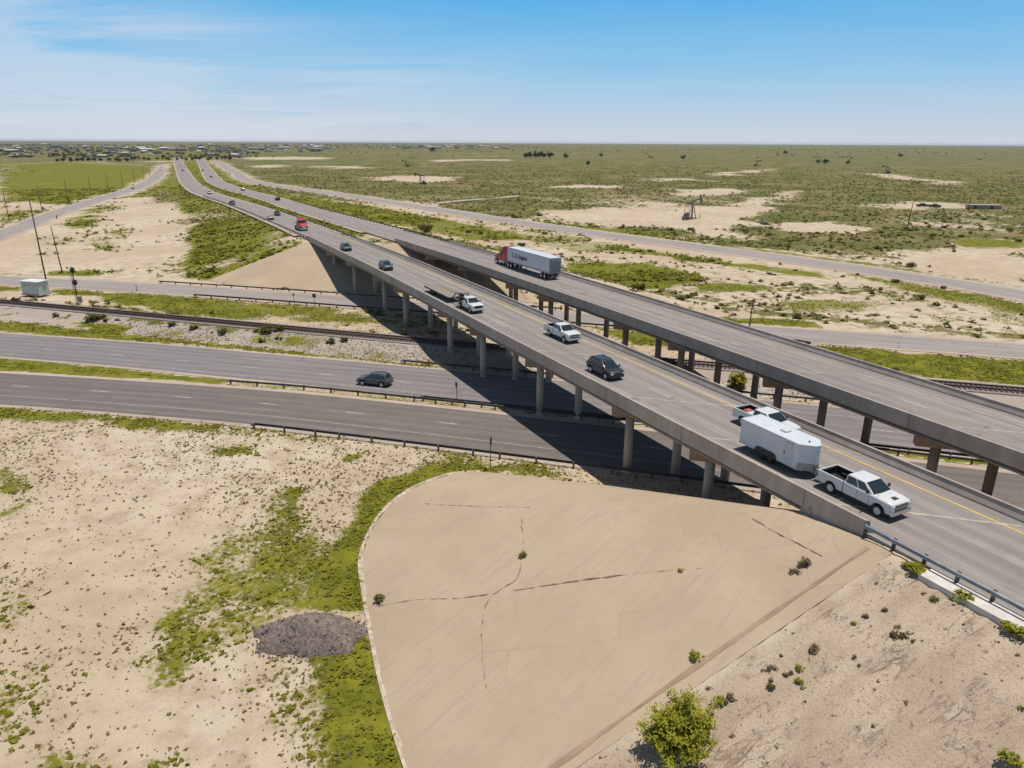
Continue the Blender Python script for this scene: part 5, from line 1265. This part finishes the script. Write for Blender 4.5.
# the large bush at the foot of the paving
rng = np.random.default_rng(5); bush = empty('bush', paved_point((676, 742)), 0, 'large bright green bush growing at the lower edge of the paving', 'bush')
br = MB(); tips = []
for i in range(34):
    a = rng.random() * 2 * PI; e = .30 + 1.1 * rng.random(); L = 1.3 + 1.35 * rng.random()**1.3; d = Vector((math.cos(a) * math.cos(e), math.sin(a) * math.cos(e), math.sin(e)))
    q = d * L * .55; tip = d * L + Vector((0, 0, -.15 + .3 * rng.random())); br.tube((0, 0, -.1), q, .05, .03, 6, False); br.tube(q, tip, .03, .012, 5, False); tips.append(tip)
    for j in range(3):
        t2 = q + (tip - q) * rng.random() + Vector(rng.normal(size=3) * .35); br.tube(q, t2, .016, .006, 4, False); tips.append(t2)
br.build('branch', M_DARKW, bush)
T = np.array([list(t) for t in tips]); k = rng.integers(0, len(T), 9500); C = T[k] * (.38 + .70 * rng.random(9500)**.6)[:, None] + rng.normal(size=(9500, 3)) * .13; C = C[C[:, 2] > .05]
V, Q = leaf_cloud(C, .075, rng=rng, elong=2.0); link('foliage', np_mesh('foliage', V, Q, LEAF_BRIGHT), bush)
MEB = [shrub_mesh(260, .6, .55, .11, LEAF_BRIGHT, 6, s) for s in (1, 2)]; MEO = [shrub_mesh(260, .6, .6, .12, LEAF_OLIVE, 6, s) for s in (3, 4)]; MED = [shrub_mesh(140, .45, .4, .10, LEAF_DRY, 9, s) for s in (6, 7)]
for px, me, sc, lb in [((916, 572), MEB[0], 1.0, 'bright green shrub nearest the overpass end along the mow strip'), ((906, 567), MEB[1], .6, 'small bright tuft left of the first mow strip shrub'), ((964, 601), MEB[1], .95, 'bright green shrub midway along the pale mow strip'),
    ((933, 601), MEO[0], .5, 'small dark shrub on the dirt left of the mow strip'), ((1012, 634), MEB[0], 1.1, 'bright green shrub by the mow strip at the right border'), ((379, 603), MEO[1], .8, 'dark weed at the left end of the paving joint'), ((523, 556), MEO[0], .55, 'single dark weed in the middle of the paving'),
    ((680, 571), MEB[0], .35, 'tiny green weed on the right paving joint'), ((695, 657), MEB[1], .7, 'small green weed just above the large bush'), ((806, 566), MED[0], 1.1, 'right of two dry tufts on the upper paving'), ((795, 573), MED[1], .75, 'left of two dry tufts on the upper paving'),
    ((1010, 762), MEB[0], .8, 'green tuft at the bottom right of the dirt slope'), ((905, 640), MEO[1], .5, 'olive weed in the middle of the dirt slope'), ((895, 637), MED[0], .9, 'grey dry weed left of the olive weed on the dirt slope'), ((710, 690), MED[1], .5, 'grey dry bush at the top right of the large bush'), ((724, 703), MED[0], .6, 'brown dry bush right of the large bush')]:
    one_shrub(px, me, sc, lb, None, True)
for k in range(30):     # dry scrub fringe along the paving's bare edge
    w = 3 + 25 * rng.random(); s = -6.3 - 1.8 * rng.random()**2 - .03 * w; x, y = sw(s, w); me = [MED[0], MED[1], MED[0], MEO[0], MEB[1]][int(rng.integers(0, 5))]
    o = link('shrub', me, None, (x, y, gz1(x, y) - .03)); sc = .2 + .45 * rng.random(); o.scale = (sc,) * 3; o.rotation_euler[2] = rng.random() * 6
    tag(o, 'low dry scrub plant along the bare right edge of the paving', 'shrub', 'scrub fringe beside the paving')
for k in range(60):
    w = 2 + 27 * rng.random(); s = -8.5 - 26 * rng.random(); x, y = sw(s, w); me = [MED[0], MED[1], MEO[0]][int(rng.integers(0, 3))]
    o = link('shrub', me, None, (x, y, gz1(x, y) - .02)); sc = .12 + .3 * rng.random()**2; o.scale = (sc,) * 3; o.rotation_euler[2] = rng.random() * 6
    tag(o, 'sparse small weed on the eroded dirt slope', 'shrub', 'weeds on the dirt slope')
MEBIG = [shrub_mesh(420, 1., 1.1, .2, LEAF_OLIVE, 6, s) for s in (11, 12, 13)] + [shrub_mesh(420, 1., 1.0, .2, LEAF_BRIGHT, 6, s) for s in (14, 15)]
for i, (px, sc, lb) in enumerate([((92, 322), 1.9, 'big dark bush between the railway and the far lower road'), ((102, 321), 1.4, 'bush joined to the right of the big dark bush below the railway'), ((57, 318), 1.0, 'small dark bush left of the big one below the railway'), ((172, 328), 1.1, 'lone dark bush on the ballast bank left of centre'), ((194, 331), 1.2, 'rounded bush on the ballast bank, before a gap'),
    ((222, 335), 1.3, 'green bush on the ballast bank below the sign post'), ((268, 336), 1.7, 'leafy bush on the ballast bank, left of a close pair'), ((280, 335), 1.5, 'leafy bush on the ballast bank, right of a close pair'), ((331, 345), 1.1, 'dark bush just left of the bridge shadow'), ((345, 344), 1.0, 'dark bush nearest the bridge shadow'), ((740, 388), 2.2, 'broad bush below the farther overpass beside the railway'), ((637, 300), 1.8, 'upright bush beyond the parapet of the farther overpass'),
    ((426, 232), 3.2, 'dark round bush beyond the pale posts of the farther overpass'), ((212, 313), .9, 'small bush in the grass above the railway'), ((262, 342), .9, 'small bush at the road side of the ballast bank')]):
    one_shrub(px, MEBIG[i % 3] if i != 10 else MEBIG[3], sc * (.62 if i < 10 or i > 12 else .8), lb)

def gi(X, Y):
    i = np.clip(np.searchsorted(xs, X) - 1, 0, nx - 1); j = np.clip(np.searchsorted(ys, Y) - 1, 0, ny - 1); return j * nx + i
def zi(X, Y):
    i = np.clip(np.searchsorted(xs, X) - 1, 0, nx - 2); j = np.clip(np.searchsorted(ys, Y) - 1, 0, ny - 2)
    fx = (X - xs[i]) / (xs[i+1] - xs[i]); fy = (Y - ys[j]) / (ys[j+1] - ys[j]); Z = gz.reshape(ny, nx)
    return (Z[j, i] * (1-fx) + Z[j, i+1] * fx) * (1-fy) + (Z[j+1, i] * (1-fx) + Z[j+1, i+1] * fx) * fy
def clear_of_roads(X, Y):
    ok = np.ones(X.shape, bool)
    for P, d in ((LOW_A, 7.2), (LOW_B, 6.9), (FRONT_C, 5.2), (FRONT_D, 6), (FRONT_E, 7), (RAIL, 2.6)): ok &= pdist(X, Y, P)[0] > d
    s, w = to_sw(X, Y); t = s - SK * w; wl = w1(np.clip(s, -400, 2000)); a, b = on_paving(X, Y, .15)
    wr = w2(np.clip(s, -400, 2000)) - WID
    lane1 = (w < wl + .8) & (w > wl - WID - .8); lane2 = (w < wr + WID + .8) & (w > wr - .8)
    return ok & ~a & ~b & ~((lane1 | lane2) & ((t < 3) | (t > 162)))
def in_view(X, Y):
    P = np.c_[X, Y, np.zeros(len(X)) - CAMH]; dz = P @ np.array(FWD); u = P @ np.array(RGT) / dz; v = P @ np.array(UPV) / dz
    return (dz > 0) & (np.abs(u) < 1.15) & (v > -.75)
# single shrubs of the right-hand plain that show one by one
cnt = 0; X = RNG.uniform(-60, 230, 9000); Y = RNG.uniform(100, 345, 9000); k = gi(X, Y); m = (cs_[k] > .35) | ((cg[k] > .35) & (RNG.random(9000) < .35)); m &= clear_of_roads(X, Y) & in_view(X, Y) & (to_sw(X, Y)[1] < -36)
X, Y = X[m][:190], Y[m][:190]; Z = zi(X, Y)
for x, y, z in zip(X, Y, Z):
    o = link('shrub', MEBIG[int(RNG.integers(0, 5)) if RNG.random() < .4 else int(RNG.integers(0, 3))], None, (x, y, z - .05)); sc = .5 + .8 * RNG.random()**1.5; o.scale = (sc, sc, sc * .8); o.rotation_euler[2] = RNG.random() * 6
    tag(o, 'low desert shrub scattered over the sand and scrub right of the overpasses', 'shrub', 'desert shrubs right of the overpasses')
def scatter(name, X, Y, size, per, leaf, m, hfac=.6, seed=1, up=.0, kind='stuff', tl=.75):
    """many small plants in one mesh"""
    rng = np.random.default_rng(seed); n = len(X); Z = zi(X, Y)
    C = np.repeat(np.c_[X, Y, Z], per, 0); s = np.repeat(np.broadcast_to(size, (n,)), per)
    d = rng.normal(size=(n * per, 3)); d /= np.linalg.norm(d, axis=1)[:, None]; d[:, 2] = np.abs(d[:, 2]) * hfac; q = rng.random(n * per)**.5
    V, Q = leaf_cloud(C + d * (s * q)[:, None] + np.array([0, 0, up]), s * leaf, tl, rng, 1.3)
    return tag(link(name, np_mesh(name, V, Q, m)), kind=kind)
# far scrub that reads as one cover
N = 120000; R_ = 120 + (1150 - 120) * RNG.random(N)**1.25; A_ = RNG.uniform(-.85, .98, N); X = R_ * np.sin(A_); Y = R_ * np.cos(A_); k = gi(X, Y)
m = RNG.random(N) < np.clip(cs_[k] * 1.3 - .2, 0, 1) * np.clip(1.25 * fbm(X, Y, 25, 3, 5), .1, 1); m &= clear_of_roads(X, Y); m &= RNG.random(N) < np.clip(1.5 - R_ / 800, .08, 1); X, Y = X[m][:44000], Y[m][:44000]
scatter('desert_scrub', X, Y, (.25 + .62 * RNG.random(len(X))**1.8) * (1 + np.hypot(X, Y) / 1600), 9, .75, LEAF_OLIVE, .75, 2)
# grass near the camera
N = 640000; X = RNG.uniform(-125, 130, N); Y = RNG.uniform(26, 178, N); m = in_view(X, Y); X, Y = X[m], Y[m]; k = gi(X, Y); g = cg[k]
nz = fbm(X, Y, 2.2, 3, 66); m = RNG.random(len(X)) < np.clip((g - .2) * 1.4, 0, 1) * np.clip((nz - .30) * 3.5, .04, 1) * np.clip(75 / np.maximum(Y, 40), .35, 1); m &= cv[k] < .5
X, Y = X[m], Y[m]; m = clear_of_roads(X, Y); X, Y = X[m], Y[m]
scatter('grass', X, Y, .06 + .20 * RNG.random(len(X))**2, 6, .8, LEAF_GRASS, .6, 3, .02)
# weeds and grass clumps on the far fill slope, verges and field
N = 90000; R_ = 165 + 420 * RNG.random(N)**1.3; A_ = RNG.uniform(-.64, .30, N); X = R_ * np.sin(A_); Y = R_ * np.cos(A_); k = gi(X, Y); nz = fbm(X, Y, 7, 4, 166)
m = (RNG.random(N) < np.clip((cg[k] - .2) * 1.2, 0, 1) * np.clip((nz - .36) * 4, .03, 1)) & (Y > 172); X, Y = X[m], Y[m]; m = clear_of_roads(X, Y); X, Y = X[m][:24000], Y[m][:24000]
scatter('grass', X, Y, (.25 + .6 * RNG.random(len(X))**2) * (1 + np.hypot(X, Y) / 900), 6, .8, LEAF_GRASS, .7, 13, .03)
# dots of low weeds over the sand
N = 130000; X = RNG.uniform(-80, 45, N); Y = RNG.uniform(26, 135, N); m = in_view(X, Y); X, Y = X[m], Y[m]; k = gi(X, Y)
nz = fbm(X, Y, 9, 4, 133); m = (RNG.random(len(X)) < np.clip((nz - .36) * 2.6 + cg[k] * .5, .10, .9)) & (cg[k] < .75); X, Y = X[m], Y[m]; m = clear_of_roads(X, Y); X, Y = X[m], Y[m]
s, w = to_sw(X, Y); m = ~((s < -5) & (w < 34) & (RNG.random(len(X)) < .8)); X, Y = X[m][:46000], Y[m][:46000]
scatter('weeds', X, Y, .045 + .115 * RNG.random(len(X))**3, 5, .95, LEAF_WEED, .8, 4, .02)
# stones and clods on the dirt slope
N = 5200; S_ = -5.6 - 32 * RNG.random(N); W_ = 1 + 29 * RNG.random(N); X = A0[0] + AD[0] * S_ + LD[0] * W_; Y = A0[1] + AD[1] * S_ + LD[1] * W_; Z = zi(X, Y)
oct_ = np.array([(1, 0, 0), (0, 1, 0), (-1, 0, 0), (0, -1, 0), (0, 0, .8), (0, 0, -.6)]); of = np.array([(0, 1, 4), (1, 2, 4), (2, 3, 4), (3, 0, 4), (1, 0, 5), (2, 1, 5), (3, 2, 5), (0, 3, 5)])
V = (np.c_[X, Y, Z][:, None, :] + oct_[None] * (.025 + .10 * RNG.random(N)**3)[:, None, None] * (.6 + .8 * RNG.random((N, 6, 1)))).reshape(-1, 3)
tag(link('stones', np_mesh('stones', V, (of[None] + 6 * np.arange(N)[:, None, None]).reshape(-1, 3), simple('pale_stones', (.42, .34, .27), .95, var=.45, scale=.5))), kind='stuff')

# ------------------------------------------------------------------ distant trees and the town
def tree_mesh(seed, r, h):
    rng = np.random.default_rng(seed); P = dome_points(170, r, h * .75, rng, 6); P[:, 2] += h * .22
    V, Q = leaf_cloud(P, r * .36, rng=rng); b = MB(); b.tube((0, 0, -.3), (0, 0, h * .5), .05 * h, .02 * h, 6, False)
    for i in range(4):
        a = i * 1.6; b.tube((0, 0, h * .35), (math.cos(a) * r * .6, math.sin(a) * r * .6, h * .65), .02 * h, .008 * h, 5, False)
    return np_mesh('crown', V, Q, LEAF_DARK), b.mesh('trunk', M_DARKW)
TREES = [tree_mesh(s, 4.2, 7.5) for s in (21, 22, 23)]
def tree(px, sc, label, group):
    p = at(*px, 0); p.z = gz1(p.x, p.y); o = empty('tree', p, random.random() * 6, label, 'tree', group); o.scale = (sc,) * 3; c, t = random.choice(TREES); link('crown', c, o); link('trunk', t, o); return o
for px, sc in [((526, 158.6), 1.5), ((530, 158.4), 1.7), ((535, 158.5), 1.6), ((540, 158.5), 1.8), ((544, 158.4), 1.4), ((550, 158.6), 1.7), ((566, 159.), 1.2)]: tree(px, sc, 'dark tree in the clump standing out on the far plain', 'tree clump on the far plain')
for px, sc in [((601, 157.5), 1.2), ((683, 160), 1.1), ((588, 166), .9), ((825, 164.5), 1.2), ((818, 164.3), .9), ((848, 165), .8), ((433, 152.5), 2.2), ((900, 158), 1.4), ((785, 155), 1.5)]: tree(px, sc, 'lone dark tree far out on the flat plain', 'scattered trees on the plain')
for x in np.arange(58, 132, 6.3): tree((x + random.uniform(-1.5, 1.5), 162 + random.uniform(-.4, .4)), .7 + .3 * random.random(), 'small tree of the row at the back of the green field', 'tree row behind the green field')
for x in np.arange(126, 236, 5.): tree((x + random.uniform(-2, 2), 160.5 + random.uniform(-1.2, 1.0)), .5 + .4 * random.random(), 'small tree where the roads run into the town', 'trees at the road end')
WALLS = [simple('town_wall', c, .85, 0, .1, .2) for c in ((.50, .45, .40), (.36, .27, .22), (.42, .38, .36), (.30, .20, .17), (.58, .56, .54))]; ROOFS = [simple('town_roof', c, .7, 0, .1, .2) for c in ((.48, .46, .46), (.27, .21, .20), (.38, .31, .28), (.60, .59, .59))]
hs = []
for k in range(10):
    b = MB(); W2, D2, H2 = 1, .55, .32; b.box((0, 0, H2 / 2), (W2, D2, H2))
    nf = len(b.bm.faces)
    if k % 2: b.hexa([(-.53, -.3, H2), (.53, -.3, H2), (.53, .3, H2), (-.53, .3, H2)], [(-.5, -.03, H2 + .14), (.5, -.03, H2 + .14), (.5, .03, H2 + .14), (-.5, .03, H2 + .14)])
    else: b.box((0, 0, H2 + .02), (1.04, .6, .05))
    b.bm.faces.ensure_lookup_table()
    for f in b.bm.faces[nf:]: f.material_index = 1
    nf = len(b.bm.faces)
    for x in (-.35, -.1, .2, .38): b.box((x, -.28, .14), (.09, .02, .14))
    b.bm.faces.ensure_lookup_table()
    for f in b.bm.faces[nf:]: f.material_index = 2
    hs.append(b.mesh('house', [WALLS[k % 5], ROOFS[k % 4], V_GLASS]))
def town(n, x0, x1, y0, y1, sz, label, group):
    for _ in range(n):
        px = (random.uniform(x0, x1), y0 + (y1 - y0) * random.random()**.8); p = at(*px, 0)
        if p.length > 11000 or p.y < 0: continue
        p.z = 0; o = link('building', random.choice(hs), None, p); w_ = sz * random.uniform(.5, 1.6); o.scale = (w_, w_, min(w_, 22) * random.uniform(.6, 1.1)); o.rotation_euler[2] = random.uniform(-.5, .5); tag(o, label, 'building', group)
town(150, -10, 330, 144.6, 152, 21, 'small pale building in the town spread along the left horizon', 'town buildings at the left horizon')
town(60, 0, 250, 151, 157.5, 10, 'low building on the near edge of the town at left', 'buildings on the near edge of the town')
town(70, 240, 520, 144.8, 149, 22, 'tiny building far off along the middle horizon', 'buildings along the middle horizon')
N = 950; pts = [(random.uniform(-20, 540), 144.9 + 13 * random.random()**1.9) for _ in range(N)]; P = np.array([tuple(at(*q, 0))[:2] for q in pts]); D_ = np.hypot(*P.T); m = (D_ < 9000) & ((np.array(pts)[:, 0] < 260) | (np.array(pts)[:, 1] < 149)); P = P[m]; D_ = D_[m]
X = np.r_[P[:, 0], RNG.uniform(-3000, 5500, 1500)]; Y = np.r_[P[:, 1], RNG.uniform(1500, 6500, 1500)]; D_ = np.hypot(X, Y)
rng = np.random.default_rng(9); C = np.repeat(np.c_[X, Y, np.zeros(len(X))], 14, 0); s = np.repeat(2.6 + 2.6 * rng.random(len(X)), 14); s[len(P) * 14:] *= .55; d = rng.normal(size=(len(C), 3)); d /= np.linalg.norm(d, axis=1)[:, None]; d[:, 2] = np.abs(d[:, 2]) * 1.3
V, Q = leaf_cloud(C + d * (s * rng.random(len(C))**.5)[:, None] * np.array([1.6, 1.6, 1]), s * .9, rng=rng); tag(link('far_woodland', np_mesh('far_woodland', V, Q, LEAF_DARK)), kind='stuff')
# ------------------------------------------------------------------ light, sky, camera
SUN_V = Vector((float(-LD[0]) * .19 - float(AD[0]) * .03, float(-LD[1]) * .19 - float(AD[1]) * .03, 1)).normalized()
sun = bpy.data.lights.new('sun', 'SUN'); sun.energy = 5.0; sun.angle = math.radians(.53); sun.color = (1, .95, .88)
so = bpy.data.objects.new('sun', sun); COL.objects.link(so); so.rotation_euler = SUN_V.to_track_quat('Z', 'Y').to_euler(); so.location = (0, 0, 120)
world = bpy.data.worlds.new('World'); scene.world = world; world.use_nodes = True
nt = world.node_tree; bg = nt.nodes['Background']
sky = nt.nodes.new('ShaderNodeTexSky'); sky.sky_type = 'NISHITA'; sky.sun_disc = False
sky.sun_elevation = math.asin(SUN_V.z); sky.sun_rotation = math.atan2(SUN_V.x, SUN_V.y); sky.altitude = 900; sky.air_density = 1.0; sky.dust_density = .6; sky.ozone_density = 2.2
tc = nt.nodes.new('ShaderNodeTexCoord'); D = tc.outputs['Generated']
sep = nt.nodes.new('ShaderNodeSeparateXYZ'); nt.links.new(D, sep.inputs[0])
# thin cirrus: direction projected on a high flat layer
zc = math_(nt, 'MAXIMUM', sep.outputs[2], .012)
cmb = nt.nodes.new('ShaderNodeCombineXYZ')
nt.links.new(math_(nt, 'DIVIDE', sep.outputs[0], math_(nt, 'ADD', zc, .06)), cmb.inputs[0]); nt.links.new(math_(nt, 'DIVIDE', sep.outputs[1], math_(nt, 'ADD', zc, .06)), cmb.inputs[1])
c1 = noise(nt, mapping(nt, cmb.outputs[0], (.32, .5, 1), (0, 0, .5)), 1.0, 8, .6, .6); c2 = noise(nt, mapping(nt, cmb.outputs[0], (.12, .12, 1)), 1.0, 3, .5)
cl = math_(nt, 'MULTIPLY', ramp(nt, c1, .36, .60), ramp(nt, c2, .30, .5))
left = ramp(nt, math_(nt, 'MULTIPLY', sep.outputs[0], -1.0), -.1, .45)
low = ramp(nt, math_(nt, 'SUBTRACT', .26, sep.outputs[2]), 0, .2)
cl = math_(nt, 'MULTIPLY', cl, math_(nt, 'MULTIPLY', math_(nt, 'ADD', left, .08), math_(nt, 'ADD', low, .35)), True)
band = math_(nt, 'MULTIPLY', math_(nt, 'MULTIPLY', left, ramp(nt, math_(nt, 'SUBTRACT', .115, sep.outputs[2]), 0, .06)), ramp(nt, noise(nt, mapping(nt, cmb.outputs[0], (.2, .45, 1)), 1.0, 5, .6, .4), .3, .62))
cl = math_(nt, 'ADD', cl, math_(nt, 'MULTIPLY', band, .55), True)
# clear air: pale at the horizon, strong azure a few degrees up, the physical sky overhead
dim = mixc(nt, 1.0, sky.outputs[0], (.42, .42, .42)); dim.node.blend_type = 'MULTIPLY'
col = mixc(nt, ramp(nt, sep.outputs[2], -.02, .10), (5.5, 5.75, 6.3), (2.75, 5.15, 7.2))
col = mixc(nt, ramp(nt, sep.outputs[2], .05, .19), col, (.90, 3.85, 7.1))
col = mixc(nt, ramp(nt, sep.outputs[2], .19, .48), col, dim)
col = mixc(nt, math_(nt, 'MULTIPLY', cl, .45), col, (6.3, 6.6, 7.3))
hs_ = nt.nodes.new('ShaderNodeHueSaturation');  nt.links.new(col, hs_.inputs['Color'])
nt.links.new(hs_.outputs[0], bg.inputs[0]); bg.inputs[1].default_value = .13
HAZE = bpy.data.materials.new('thin_haze'); HAZE.use_nodes = True; hn = HAZE.node_tree; hn.nodes.remove(hn.nodes['Principled BSDF'])
pv = hn.nodes.new('ShaderNodeVolumePrincipled'); pv.inputs['Color'].default_value = (.80, .87, .97, 1); pv.inputs['Density'].default_value = 3.4e-5; pv.inputs['Anisotropy'].default_value = .2
hn.links.new(pv.outputs[0], hn.nodes['Material Output'].inputs['Volume'])
tag(MB().box((0, 0, 16), (33000, 33000, 38)).build('haze', HAZE), kind='stuff')
vs = scene.view_settings; vs.view_transform = 'Standard'; vs.look = 'None'; vs.gamma = 1; vs.exposure = -0.2; vs.use_curve_mapping = False
cam = bpy.data.cameras.new('camera'); co = bpy.data.objects.new('camera', cam); COL.objects.link(co)
cam.sensor_width = 36; cam.lens = FPX / 1024 * 36; cam.clip_start = .5; cam.clip_end = 60000
Mx = Matrix((RGT, UPV, -FWD)).transposed().to_4x4(); Mx.translation = (0, 0, CAMH); co.matrix_world = Mx
scene.camera = co
scene.cycles.max_bounces = 6; scene.cycles.diffuse_bounces = 3; scene.cycles.glossy_bounces = 2; scene.cycles.transparent_max_bounces = 6
scene.cycles.use_denoising = True; scene.cycles.volume_bounces = 0
